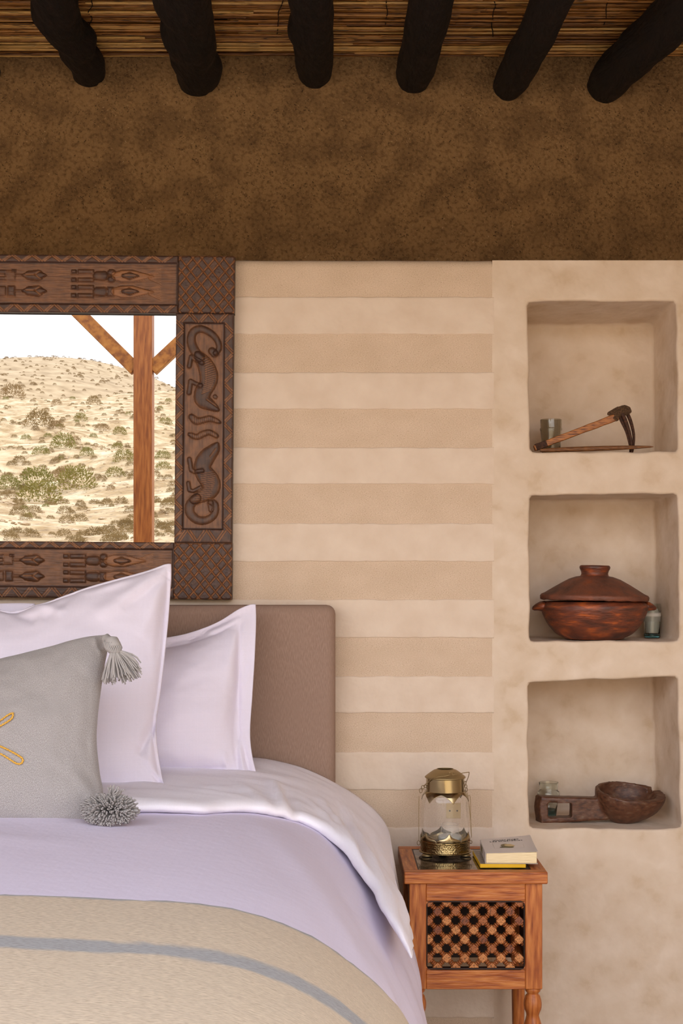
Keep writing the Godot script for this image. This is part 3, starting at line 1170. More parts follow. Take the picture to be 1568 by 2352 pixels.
func shrub_mesh(rng: RandomNumberGenerator, k: int) -> ArrayMesh:
	var b := MB.new()
	for i in 900:
		var a := rng.randf() * TAU
		var up := pow(rng.randf(), 0.8)
		var r := 0.5 * pow(rng.randf(), 0.35)
		var p := Vector3(cos(a) * r * sqrt(1.0 - up * up * 0.8), up * 0.62 * (0.85 + 0.3 * rng.randf()), sin(a) * r * sqrt(1.0 - up * up * 0.8))
		var out := (p + Vector3(0, 0.15, 0) + Vector3(rng.randfn(0, 0.1), rng.randfn(0, 0.1), rng.randfn(0, 0.1))).normalized()
		var side := out.cross(Vector3(rng.randf() - 0.5, rng.randf() - 0.5, rng.randf() - 0.5)).normalized()
		var l := rng.randf_range(0.04, 0.09)
		var w := rng.randf_range(0.010, 0.022)
		var s := b.add(p - side * w)
		b.add(p + side * w)
		b.add(p + out * l)
		b.tri(s, s + 1, s + 2)
	return b.facing(Vector3.UP)


func stone_mesh() -> ArrayMesh:
	var b := MB.new()
	var n := noise(77, 1.2, 2)
	var f := func(p: Vector3) -> float: return (p * Vector3(1, 1.4, 1)).length() - 0.5 - 0.25 * n.get_noise_3dv(p * 2.0)
	b = field_mesh(Vector3(-0.8, -0.6, -0.8), Vector3(0.8, 0.6, 0.8), 0.26, f)
	return b.facets()


# ------------------------------------------------------------------ the bed
var side_curve := []        # across the bed, from its middle to the hem on the right: (x, y)
const BED_X := -0.9


func bed_point(s: float, lift: float) -> Vector2:      # s = length from the middle, lift = out along the normal
	var i := 0
	var left := s
	while i < side_curve.size() - 2:
		var l: float = side_curve[i].distance_to(side_curve[i + 1])
		if left <= l: break
		left -= l
		i += 1
	var a: Vector2 = side_curve[i]
	var b: Vector2 = side_curve[i + 1]
	var t := (b - a).normalized()
	var nrm := Vector2(-t.y, t.x)
	return a + t * left + nrm * lift


func table(t: Array, x: float) -> float:
	for i in t.size() - 1:
		if x <= t[i + 1].x:
			return lerpf(t[i].y, t[i + 1].y, clampf((x - t[i].x) / (t[i + 1].x - t[i].x), 0.0, 1.0))
	return t[-1].y


func length_at(f: Callable) -> float:                  # length from the middle to the first point where f is true
	var s := 0.0
	for i in side_curve.size() - 1:
		if f.call(side_curve[i]): return s
		s += side_curve[i].distance_to(side_curve[i + 1])
	return s


func ridge(p: Vector2, a: Vector2, b: Vector2, w: float) -> float:
	var ab := b - a
	var t := (p - a).dot(ab) / ab.length_squared()
	var d := p.distance_to(a + ab * clampf(t, 0, 1))
	var fade := sin(PI * clampf(t, 0.0, 1.0)) if t > 0.0 and t < 1.0 else 0.0
	return exp(-d * d / (w * w)) * sqrt(fade)


func build_bed() -> void:
	side_curve = smooth([Vector2(-0.9, 0.765), Vector2(-0.6, 0.762), Vector2(-0.46, 0.757), Vector2(-0.30, 0.752), Vector2(-0.159, 0.741), Vector2(-0.069, 0.717), Vector2(-0.009, 0.686), Vector2(0.046, 0.638), Vector2(0.084, 0.590), Vector2(0.118, 0.52), Vector2(0.146, 0.43), Vector2(0.166, 0.30), Vector2(0.176, 0.18)], 8)
	var whole := length_at(func(_p): return false)
	var bed := thing("bed", "wide bed with a taupe upholstered headboard against the striped wall", "bed")
	var hb := P(770, 1390, 0.085)
	put("headboard", rbox_mesh(Vector3(1.81, hb.y - 0.06, 0.083), 0.022, true, 10), M.taupe, bed, Vector3(hb.x - 0.905, hb.y / 2 + 0.03, 0.0465), "taupe woven headboard with rounded corners")
	put("mattress", rbox_mesh(Vector3(1.76, 0.26, 1.98), 0.06, true, 6), M.linen, bed, Vector3(BED_X - 0.02, 0.54, 1.10))
	put("bed_base", rbox_mesh(Vector3(1.74, 0.34, 1.96), 0.02), M.taupe, bed, Vector3(BED_X - 0.02, 0.235, 1.10))

	# duvet body
	var w := noise(1200, 1.0, 3)
	var b := MB.new()
	var cols := 190
	var rows := []
	var z := 0.40
	while z < 2.12:
		rows.append([z, 0.0])
		z += 0.014
	for i in 8: rows.append([2.12 + 0.09 * sin((i + 1) / 8.0 * PI / 2), 0.09 * (1.0 - cos((i + 1) / 8.0 * PI / 2))])
	for i in 6: rows.append([2.215 + 0.005 * i, 0.09 + 0.07 * (i + 1)])
	for r: Array in rows:
		for i in cols:
			var t := lerpf(-1.0, 1.0, i / (cols - 1.0))
			t = signf(t) * (1.0 - pow(1.0 - absf(t), 1.35))
			var s := absf(t) * whole
			var zz: float = r[0]
			var hang := smoothstep(0.86, 1.05, s)
			var lift := 0.012 * smoothstep(1.3, 0.5, zz) + 0.0022 * w.get_noise_2d(s * 6.0, zz * 2.6) * (1.0 + 1.5 * hang)
			# long folds where the duvet hangs at the side
			lift += hang * 0.010 * sin(zz * 17.0 + 2.2 * w.get_noise_2d(zz * 1.3, s * 0.6) * 3.0) * smoothstep(0.9, 1.25, s)
			# soft folds running out of the turned-down edge
			lift += 0.0045 * ridge(Vector2(s, zz), Vector2(0.74, 0.70), Vector2(1.02, 1.5), 0.03) - 0.004 * ridge(Vector2(s, zz), Vector2(0.82, 0.68), Vector2(1.06, 1.3), 0.03)
			lift += 0.003 * ridge(Vector2(s, zz), Vector2(0.30, 0.76), Vector2(0.60, 0.95), 0.05) + 0.003 * ridge(Vector2(s, zz), Vector2(0.0, 0.95), Vector2(0.5, 1.02), 0.04)
			var p := bed_point(s, lift)
			var x := BED_X + (p.x - BED_X) * (1.0 if t >= 0 else -1.0)
			b.add(Vector3(x, maxf(p.y - r[1], 0.16), zz))
	b.weave(0, rows.size(), cols)
	var duvet := thing("duvet", "lavender-white duvet spread over the bed with its top edge folded back", "duvet")
	put("duvet_cover", b.facing(Vector3.UP), M.duvet_linen, duvet)

	# its turned-down edge: a flat roll across the bed that hangs over the side
	b = MB.new()
	var srows := 240
	var fw := noise(1300, 1.0, 3)
	# where the folded edge ends towards the foot, and how far down the side it hangs
	var edge_z := [Vector2(0, 0.715), Vector2(0.52, 0.715), Vector2(0.66, 0.70), Vector2(0.77, 0.635), Vector2(0.84, 0.60), Vector2(0.88, 0.615), Vector2(0.912, 0.67), Vector2(0.938, 0.75), Vector2(0.962, 0.85), Vector2(0.992, 0.94), Vector2(1.03, 1.02), Vector2(1.06, 1.06)]
	var hem_s := [Vector2(0.1, 1.035), Vector2(0.4, 1.035), Vector2(0.6, 1.048), Vector2(0.87, 1.084), Vector2(1.04, 1.058), Vector2(1.3, 1.05)]
	var ring := 0
	var creases := [
		[Vector2(0.765, 0.36), Vector2(0.80, 0.66), 0.012, 0.011], [Vector2(0.785, 0.40), Vector2(0.825, 0.66), 0.010, -0.007], [Vector2(0.70, 0.44), Vector2(0.78, 0.70), 0.016, 0.006],
		[Vector2(0.20, 0.50), Vector2(0.52, 0.66), 0.016, 0.005], [Vector2(0.45, 0.42), Vector2(0.70, 0.56), 0.018, -0.005], [Vector2(0.55, 0.52), Vector2(0.74, 0.64), 0.012, 0.005],
		[Vector2(0.86, 0.36), Vector2(0.95, 0.80), 0.012, 0.008], [Vector2(0.90, 0.34), Vector2(0.97, 0.86), 0.011, -0.007], [Vector2(0.93, 0.42), Vector2(1.02, 1.00), 0.012, 0.008],
		[Vector2(0.97, 0.40), Vector2(1.05, 0.84), 0.012, -0.007], [Vector2(1.00, 0.52), Vector2(1.06, 1.06), 0.011, 0.007], [Vector2(0.99, 0.66), Vector2(1.00, 0.98), 0.010, -0.006], [Vector2(0.84, 0.44), Vector2(0.90, 0.64), 0.010, 0.006]]
	for i in srows:
		var t := lerpf(-1.0, 1.0, i / (srows - 1.0))
		t = signf(t) * (1.0 - pow(1.0 - absf(t), 1.5))
		var ta := absf(t)
		# loop: outer side from back to front, round the front edge, inner side back again
		var loop := []
		for k in 34: loop.append([k / 33.0, 1.0])
		for k in 5:
			var a := PI * (k + 1) / 6.0
			loop.append([1.0 + 0.05 * sin(a), cos(a)])
		for k in 20: loop.append([1.0 - k / 19.0, -1.0])
		ring = loop.size()
		for l: Array in loop:
			var zu: float = l[0]
			var s_mid := ta * 1.06
			var zf := table(edge_z, s_mid)
			zf += 0.008 * fw.get_noise_1d(s_mid * 7.0) - 0.016 * ridge(Vector2(s_mid, 0), Vector2(0.66, -0.01), Vector2(0.76, 0.01), 0.05)
			var zz := lerpf(0.10, zf, zu)
			var send := table(hem_s, zz)
			var s := ta * send
			var thick := 0.009 + 0.003 * smoothstep(0.5, 0.95, zu)
			thick *= 1.0 - 0.75 * pow(ta, 30.0)
			var flare := 0.016 * smoothstep(0.86, 1.03, s)
			var base := 0.021 + flare + 0.016 * smoothstep(0.6, 0.1, zz)
			var wr := 0.0055 * fw.get_noise_2d(s * 4.0, zz * 10.0)
			var q := Vector2(s, zz)
			for cr: Array in creases:
				wr += cr[3] * ridge(q, cr[0], cr[1], cr[2])
			if l[1] < 0.0: wr *= 0.5
			var p := bed_point(s, base + thick * l[1] + wr)
			var x := BED_X + (p.x - BED_X) * (1.0 if t >= 0 else -1.0)
			b.add(Vector3(x, p.y, zz))
	b.weave(0, srows, ring, true)
	b.fan(0, ring, b.v[ring / 3], true)
	b.fan((srows - 1) * ring, ring, b.v[(srows - 1) * ring + ring / 3])
	put("turned_down_edge", b.closed(), M.linen_white, duvet, Vector3.ZERO, "paler white band folded back below the pillows")

	# throw over the foot end
	b = MB.new()
	rows = []
	z = 1.432
	rows = [[1.440, 0.000], [1.434, 0.003], [1.433, 0.006], [1.437, 0.0092], [1.445, 0.0105]]
	z = 1.455
	while z < 2.13:
		rows.append([z, 0.011])
		z += 0.011
	var beige := Color(0.66, 0.53, 0.385)
	var grey := Color(0.37, 0.365, 0.37)
	var tlen := length_at(func(p): return p.y < 0.36)
	for ri in rows.size():
		var r: Array = rows[ri]
		for i in cols:
			var t := lerpf(-1.0, 1.0, i / (cols - 1.0))
			t = signf(t) * (1.0 - pow(1.0 - absf(t), 1.35))
			var s := absf(t) * tlen
			var zz: float = r[0] + 0.004 * w.get_noise_1d(s * 3.0 + 40.0)
			var hang := smoothstep(0.86, 1.05, s)
			var lift: float = r[1] + 0.001 + 0.0022 * w.get_noise_2d(s * 6.0, zz * 2.6) * (1.0 + 1.5 * hang) + hang * 0.008 * sin(zz * 17.0 + 2.2 * w.get_noise_2d(zz * 1.3, s * 0.6) * 3.0) * smoothstep(0.9, 1.25, s) + 0.006 * smoothstep(0.9, 1.1, s)
			lift += 0.0012 * w.get_noise_2d(s * 30.0, zz * 50.0)
			var p := bed_point(s, lift)
			var x := BED_X + (p.x - BED_X) * (1.0 if t >= 0 else -1.0)
			var c := beige
			var j := 0.003 * w.get_noise_2d(s * 60.0, zz * 10.0)
			if absf(zz + j - 1.700) < 0.029: c = beige.lerp(grey, smoothstep(0.029, 0.024, absf(zz + j - 1.700)))
			if zz + j < 1.447: c = grey
			if absf(zz + j - 2.08) < 0.02: c = grey
			b.add(Vector3(x, p.y, zz), Vector2.ZERO, c)
	b.weave(0, rows.size(), cols)
	var th := put("throw_blanket", b.facing(Vector3.UP), M.throw, self)
	tag(th, "beige woven throw with thin grey stripes laid over the foot of the bed", "blanket")


# a pillow from four edges given in photo pixels on a plane that leans from z_top to z_base
func pillow(top_e: Array, right_e: Array, bottom_e: Array, left_e: Array, z_top: float, z_base: float, thick: float, flange: float, strokes: Array, nu := 110, nv := 90, sd := 1, power := 0.62) -> Array:
	var te := even(smooth(top_e), 200)
	var re := even(smooth(right_e), 200)
	var be := even(smooth(bottom_e), 200)
	var le := even(smooth(left_e), 200)
	var w := noise(sd, 1.0, 3)
	var b := MB.new()
	var up := P(300, 1300, z_top) - P(300, 1800, z_base)
	var nrm := Vector3(0, -up.z, up.y).normalized()
	var c00: Vector2 = te[0]
	var c10: Vector2 = te[-1]
	var c01: Vector2 = be[0]
	var c11: Vector2 = be[-1]
	for face in 2:
		for j in nv + 1:
			var vv := 0.5 - 0.5 * cos(PI * j / nv)
			vv = lerpf(float(j) / nv, vv, 0.6)
			for i in nu + 1:
				var uu := 0.5 - 0.5 * cos(PI * i / nu)
				uu = lerpf(float(i) / nu, uu, 0.6)
				var a: Vector2 = along(te, uu)
				var c: Vector2 = along(be, uu)
				var l: Vector2 = along(le, vv)
				var r: Vector2 = along(re, vv)
				var q := a.lerp(c, vv) + l.lerp(r, uu) - (c00.lerp(c10, uu)).lerp(c01.lerp(c11, uu), vv)
				var fu := clampf((uu - flange) / (1.0 - 2.0 * flange), 0.0, 1.0)
				var fv := clampf((vv - flange) / (1.0 - 2.0 * flange), 0.0, 1.0)
				var eu := 1.0 - pow(absf(2.0 * fu - 1.0), 2.6)
				var ev := 1.0 - pow(absf(2.0 * fv - 1.0), 2.6)
				var inside := eu * ev
				var h := thick * pow(inside, power) * (1.12 - 0.24 * (1.0 - vv)) + 0.0025
				var edge := smoothstep(0.0, 0.25, inside)
				var d := 0.007 * w.get_noise_2d(uu * 3.0, vv * 3.0) * edge
				d += 0.004 * w.get_noise_2d(uu * 9.0 + 5.0, vv * 4.0) * (1.0 - edge) * smoothstep(0.0, 0.03, minf(minf(uu, 1.0 - uu), minf(vv, 1.0 - vv)))
				if face == 0:
					for s: Array in strokes:
						d += s[3] * ridge(q, s[0], s[1], s[2])
				# the sheet edge waves to and fro
				var wave := 0.006 * w.get_noise_2d(uu * 2.0 + 50.0, vv * 2.0) * (1.0 - edge)
				var p := P(q.x, q.y, lerpf(z_top, z_base, vv))
				b.add(p + nrm * ((h + d) * (1.0 if face == 0 else -0.8) + wave), Vector2(uu, vv))
	var per := (nu + 1) * (nv + 1)
	b.weave(0, nv + 1, nu + 1, false, false)
	b.weave(per, nv + 1, nu + 1, false, true)
	# join the rims
	var w1 := nu + 1
	for i in nu:
		b.quad(i, per + i, per + i + 1, i + 1)
		var k := nv * w1 + i
		b.quad(k, k + 1, per + k + 1, per + k)
	for j in nv:
		var k := j * w1
		b.quad(k, k + w1, per + k + w1, per + k)
		k += nu
		b.quad(k, per + k, per + k + w1, k + w1)
	var front := b.v.slice(0, per)
	return [b.closed(), front, nrm]


func project(p: Vector3) -> Vector2:
	return Vector2(VX + p.x * F / (D - p.z), VY + (E - p.y) * F / (D - p.z))


func on_surface(front: PackedVector3Array, nrm: Vector3, q: Vector2, lift: float) -> Vector3:
	var best := 1e9
	var at := Vector3.ZERO
	for p in front:
		var d := project(p).distance_squared_to(q)
		if d < best:
			best = d
			at = p
	var moved := P(q.x, q.y, at.z)
	return moved + nrm * lift


func strand(b: MB, a: Vector3, dir: Vector3, bend: Vector3, l: float, r: float, sd: float) -> void:
	var pts := []
	for k in 6:
		var t := k / 5.0
		pts.append(a + dir * l * t + bend * t * t * l + Vector3(sin(t * 9.0 + sd), cos(t * 8.0 + sd * 1.7), sin(t * 7.0 + sd * 2.3)) * 0.0011 * t)
	b.tube(pts, [r, r, r, r * 1.05, r * 1.05, r * 0.8], 5)


func build_pillows() -> void:
	var r := pillow([Vector2(60, 1470), Vector2(200, 1478), Vector2(330, 1470), Vector2(392, 1463), Vector2(450, 1449), Vector2(500, 1429), Vector2(545, 1402), Vector2(572, 1390), Vector2(587, 1388)],
		[Vector2(587, 1388), Vector2(588, 1430), Vector2(585, 1510), Vector2(579, 1600), Vector2(574, 1680), Vector2(579, 1735), Vector2(592, 1788)],
		[Vector2(60, 1802), Vector2(250, 1800), Vector2(400, 1796), Vector2(500, 1791), Vector2(592, 1788)],
		[Vector2(60, 1470), Vector2(70, 1600), Vector2(62, 1700), Vector2(60, 1802)], 0.150, 0.290, 0.075, 0.075, [
			[Vector2(548, 1430), Vector2(546, 1790), 5.0, -0.006], [Vector2(565, 1405), Vector2(430, 1468), 6.0, -0.005], [Vector2(552, 1420), Vector2(440, 1480), 7.0, 0.006], [Vector2(380, 1478), Vector2(500, 1455), 6.0, -0.005],
			[Vector2(516, 1730), Vector2(524, 1796), 7.0, 0.005], [Vector2(545, 1700), Vector2(566, 1796), 7.0, 0.006], [Vector2(556, 1700), Vector2(576, 1796), 5.0, -0.005], [Vector2(545, 1450), Vector2(525, 1600), 16.0, 0.006]], 130, 100, 31)
	var o := put("pillow", r[0], M.linen, self)
	tag(o, "white flanged pillow leaning on the headboard, rightmost on the bed", "pillow", "white pillows on the bed")

	r = pillow([Vector2(-560, 1440), Vector2(-400, 1455), Vector2(-200, 1425), Vector2(-40, 1392), Vector2(30, 1386), Vector2(80, 1387)],
		[Vector2(80, 1387), Vector2(76, 1500), Vector2(70, 1650), Vector2(80, 1805)], [Vector2(-560, 1805), Vector2(-200, 1806), Vector2(80, 1805)], [Vector2(-560, 1440), Vector2(-540, 1600), Vector2(-560, 1805)], 0.15, 0.27, 0.06, 0.07, [], 60, 40, 33)
	o = put("pillow", r[0], M.linen, self)
	tag(o, "white pillow at the left edge, only a sliver showing above the large front pillow", "pillow", "white pillows on the bed")

	r = pillow([Vector2(-310, 1310), Vector2(-240, 1345), Vector2(-120, 1380), Vector2(-20, 1398), Vector2(40, 1402), Vector2(95, 1387), Vector2(150, 1367), Vector2(220, 1344), Vector2(300, 1323), Vector2(350, 1309), Vector2(380, 1298), Vector2(393, 1296)],
		[Vector2(393, 1296), Vector2(393, 1330), Vector2(387, 1420), Vector2(376, 1530), Vector2(366, 1610), Vector2(360, 1660), Vector2(361, 1710), Vector2(371, 1775), Vector2(382, 1815), Vector2(396, 1829)],
		[Vector2(-310, 1838), Vector2(-100, 1842), Vector2(150, 1838), Vector2(280, 1836), Vector2(350, 1834), Vector2(396, 1829)],
		[Vector2(-310, 1310), Vector2(-290, 1500), Vector2(-280, 1680), Vector2(-310, 1838)], 0.285, 0.480, 0.095, 0.012, [
			[Vector2(395, 1300), Vector2(230, 1440), 20.0, 0.010], [Vector2(385, 1330), Vector2(330, 1480), 16.0, 0.008], [Vector2(392, 1320), Vector2(290, 1420), 9.0, -0.006], [Vector2(388, 1340), Vector2(360, 1520), 8.0, -0.006],
			[Vector2(362, 1650), Vector2(322, 1745), 7.0, -0.010], [Vector2(366, 1640), Vector2(346, 1760), 9.0, 0.008], [Vector2(370, 1600), Vector2(320, 1720), 18.0, 0.006], [Vector2(392, 1826), Vector2(330, 1740), 9.0, 0.006], [Vector2(388, 1828), Vector2(352, 1780), 5.0, -0.008], [Vector2(386, 1822), Vector2(372, 1740), 5.0, 0.006],
			[Vector2(10, 1400), Vector2(95, 1450), 13.0, -0.012], [Vector2(60, 1390), Vector2(160, 1430), 14.0, 0.010], [Vector2(-20, 1420), Vector2(110, 1425), 10.0, 0.006], [Vector2(180, 1365), Vector2(110, 1450), 12.0, -0.006], [Vector2(330, 1330), Vector2(200, 1380), 10.0, 0.005]], 150, 120, 35)
	o = put("pillow", r[0], M.linen, self)
	tag(o, "large white pillow with a pointed corner, leaning behind the grey cushion", "pillow", "white pillows on the bed")

	# grey wool cushion
	r = pillow([Vector2(-205, 1545), Vector2(-120, 1540), Vector2(0, 1514), Vector2(100, 1491), Vector2(160, 1474), Vector2(205, 1463), Vector2(243, 1459)],
		[Vector2(243, 1459), Vector2(247, 1490), Vector2(240, 1530), Vector2(233, 1575), Vector2(225, 1640), Vector2(222, 1700), Vector2(228, 1770), Vector2(236, 1815), Vector2(234, 1850), Vector2(222, 1893)],
		[Vector2(-205, 1900), Vector2(-60, 1896), Vector2(80, 1893), Vector2(222, 1893)],
		[Vector2(-205, 1545), Vector2(-190, 1700), Vector2(-205, 1900)], 0.640, 0.800, 0.062, 0.0, [
			[Vector2(243, 1462), Vector2(228, 1500), 6.0, -0.006], [Vector2(216, 1464), Vector2(236, 1510), 7.0, 0.006], [Vector2(240, 1500), Vector2(200, 1560), 16.0, 0.004], [Vector2(230, 1850), Vector2(180, 1790), 14.0, 0.005]], 110, 90, 37, 0.55)
	var cushion := thing("cushion", "grey woollen cushion with yellow embroidery and yarn tassels, in front of the white pillows", "cushion")
	put("cushion_cover", r[0], M.grey_wool, cushion)
	var rng := RandomNumberGenerator.new()
	rng.seed = 99
	# yellow chain stitch
	var eb := MB.new()
	for loop: Array in [
		[Vector2(-60, 1690), Vector2(-30, 1672), Vector2(0, 1655), Vector2(18, 1642), Vector2(31, 1637), Vector2(30, 1650), Vector2(16, 1661), Vector2(-4, 1672), Vector2(-30, 1684), Vector2(-60, 1694)],
		[Vector2(-60, 1690), Vector2(-30, 1703), Vector2(0, 1713), Vector2(24, 1724), Vector2(47, 1737), Vector2(55, 1745), Vector2(52, 1754), Vector2(41, 1757), Vector2(25, 1748), Vector2(8, 1737), Vector2(-20, 1722), Vector2(-60, 1694)],
		[Vector2(-60, 1690), Vector2(-85, 1650), Vector2(-95, 1615), Vector2(-83, 1612), Vector2(-70, 1650), Vector2(-60, 1690)]]:
		var pts := even(smooth(loop), 2 + loop.size() * 3)
		for i in pts.size() - 1:
			var a := on_surface(r[1], r[2], pts[i], 0.0015)
			var c := on_surface(r[1], r[2], pts[i].lerp(pts[i + 1], 1.15), 0.0015)
			var side := (c - a).cross(r[2]).normalized() * 0.0012
			eb.tube([a, a.lerp(c, 0.3) + side + r[2] * 0.001, a.lerp(c, 0.7) + side + r[2] * 0.001, c], [0.0007, 0.0019, 0.0019, 0.0007], 6)
	put("embroidery", eb.closed(), M.gold_thread, cushion, Vector3.ZERO, "mustard yellow chain-stitched leaf motif")
	var pb := MB.new()
	var cord := []
	for i in 30:
		var q := Vector2(lerpf(-195, 165, i / 29.0), lerpf(1899, 1893, i / 29.0) - 3.0)
		cord.append(on_surface(r[1], r[2], q, 0.003) + Vector3(0, 0.001 * sin(i * 2.0), 0.002))
	pb.tube(cord, [0.0042], 8)
	put("piping", pb.closed(), M.yarn, cushion)
	# tassel at the upper corner: a wrapped head and a skirt of hanging yarn
	var ts := Node3D.new()
	ts.name = "tassel"
	cushion.add_child(ts, true)
	var k0 := P(243, 1466, 0.70)
	var k1 := P(256, 1475, 0.715)
	var k2 := P(264, 1498, 0.722)
	var hb := MB.new()
	hb.tube([k0 + Vector3(-0.006, 0.002, 0), k0, k0.lerp(k1, 0.5), k1, k1.lerp(k2, 0.5), k2], [0.004, 0.0095, 0.0085, 0.0145, 0.0155, 0.010], 14)
	for i in 26:
		var a := TAU * i / 26
		var d := Vector3(cos(a), 0, sin(a))
		hb.tube([k0.lerp(k1, 0.6) + d * 0.008, k1 + d * 0.0150, k1.lerp(k2, 0.55) + d * 0.0155, k2 + d * 0.0095], [0.0015], 5)
	put("tassel_head", hb.closed(), M.yarn, ts)
	var yb := MB.new()
	for i in 120:
		var a := rng.randf() * TAU
		var rr := sqrt(rng.randf())
		var sx := cos(a) * rr
		var out := Vector3(sx * 0.62 + 0.22, -1.0, sin(a) * rr * 0.5 + 0.1).normalized()
		strand(yb, k2 + Vector3(cos(a), 0.1, sin(a)) * rr * 0.008, out, Vector3(sx * 0.05 + 0.02, -0.10, 0), rng.randf_range(0.044, 0.058), 0.0016, i)
	for i in 26:
		var out := Vector3(1.0, rng.randf_range(-0.6, 0.12), rng.randf_range(-0.1, 0.4)).normalized()
		strand(yb, k2 + Vector3(0.004, 0.002, 0), out, Vector3(0.0, -0.55, 0), rng.randf_range(0.035, 0.05), 0.0016, i * 1.3)
	var y := put("yarn_skirt", yb.closed(), M.yarn, ts)
	y.set_meta("kind", "stuff")
	# the one at the lower corner lies open on the duvet, cut ends towards the room
	ts = Node3D.new()
	ts.name = "tassel"
	cushion.add_child(ts, true)
	var c0 := P(232, 1868, 0.835)
	hb = MB.new()
	hb.tube([P(225, 1838, 0.79), P(236, 1850, 0.81), c0], [0.006, 0.011, 0.010], 12)
	put("tassel_head", hb.closed(), M.yarn, ts)
	yb = MB.new()
	var pc := P(252, 1864, 0.865)
	for i in 620:
		var w2 := rng.randf_range(-0.15, 1.0)
		var ph := rng.randf() * TAU
		var rr := sqrt(1.0 - w2 * w2)
		var e := pc + Vector3(cos(ph) * rr * 0.052, sin(ph) * rr * 0.031 + 0.004, w2 * 0.030) * rng.randf_range(0.88, 1.06)
		if e.y < pc.y - 0.022: continue
		var st := pc + Vector3(cos(ph) * 0.012, 0.0, -0.012)
		strand(yb, st, (e - st).normalized(), Vector3(0, -0.03, 0), st.distance_to(e), 0.0019, i)
	for i in 22:
		var d := Vector3(rng.randf_range(-0.15, 0.65), 1.0, rng.randf_range(0.0, 0.5)).normalized()
		strand(yb, pc + Vector3(0.0, 0.012, -0.005), d, Vector3(0.12, -0.15, 0), rng.randf_range(0.030, 0.042), 0.0016, i * 2.1)
	y = put("yarn_skirt", yb.closed(), M.yarn, ts)
	y.set_meta("kind", "stuff")


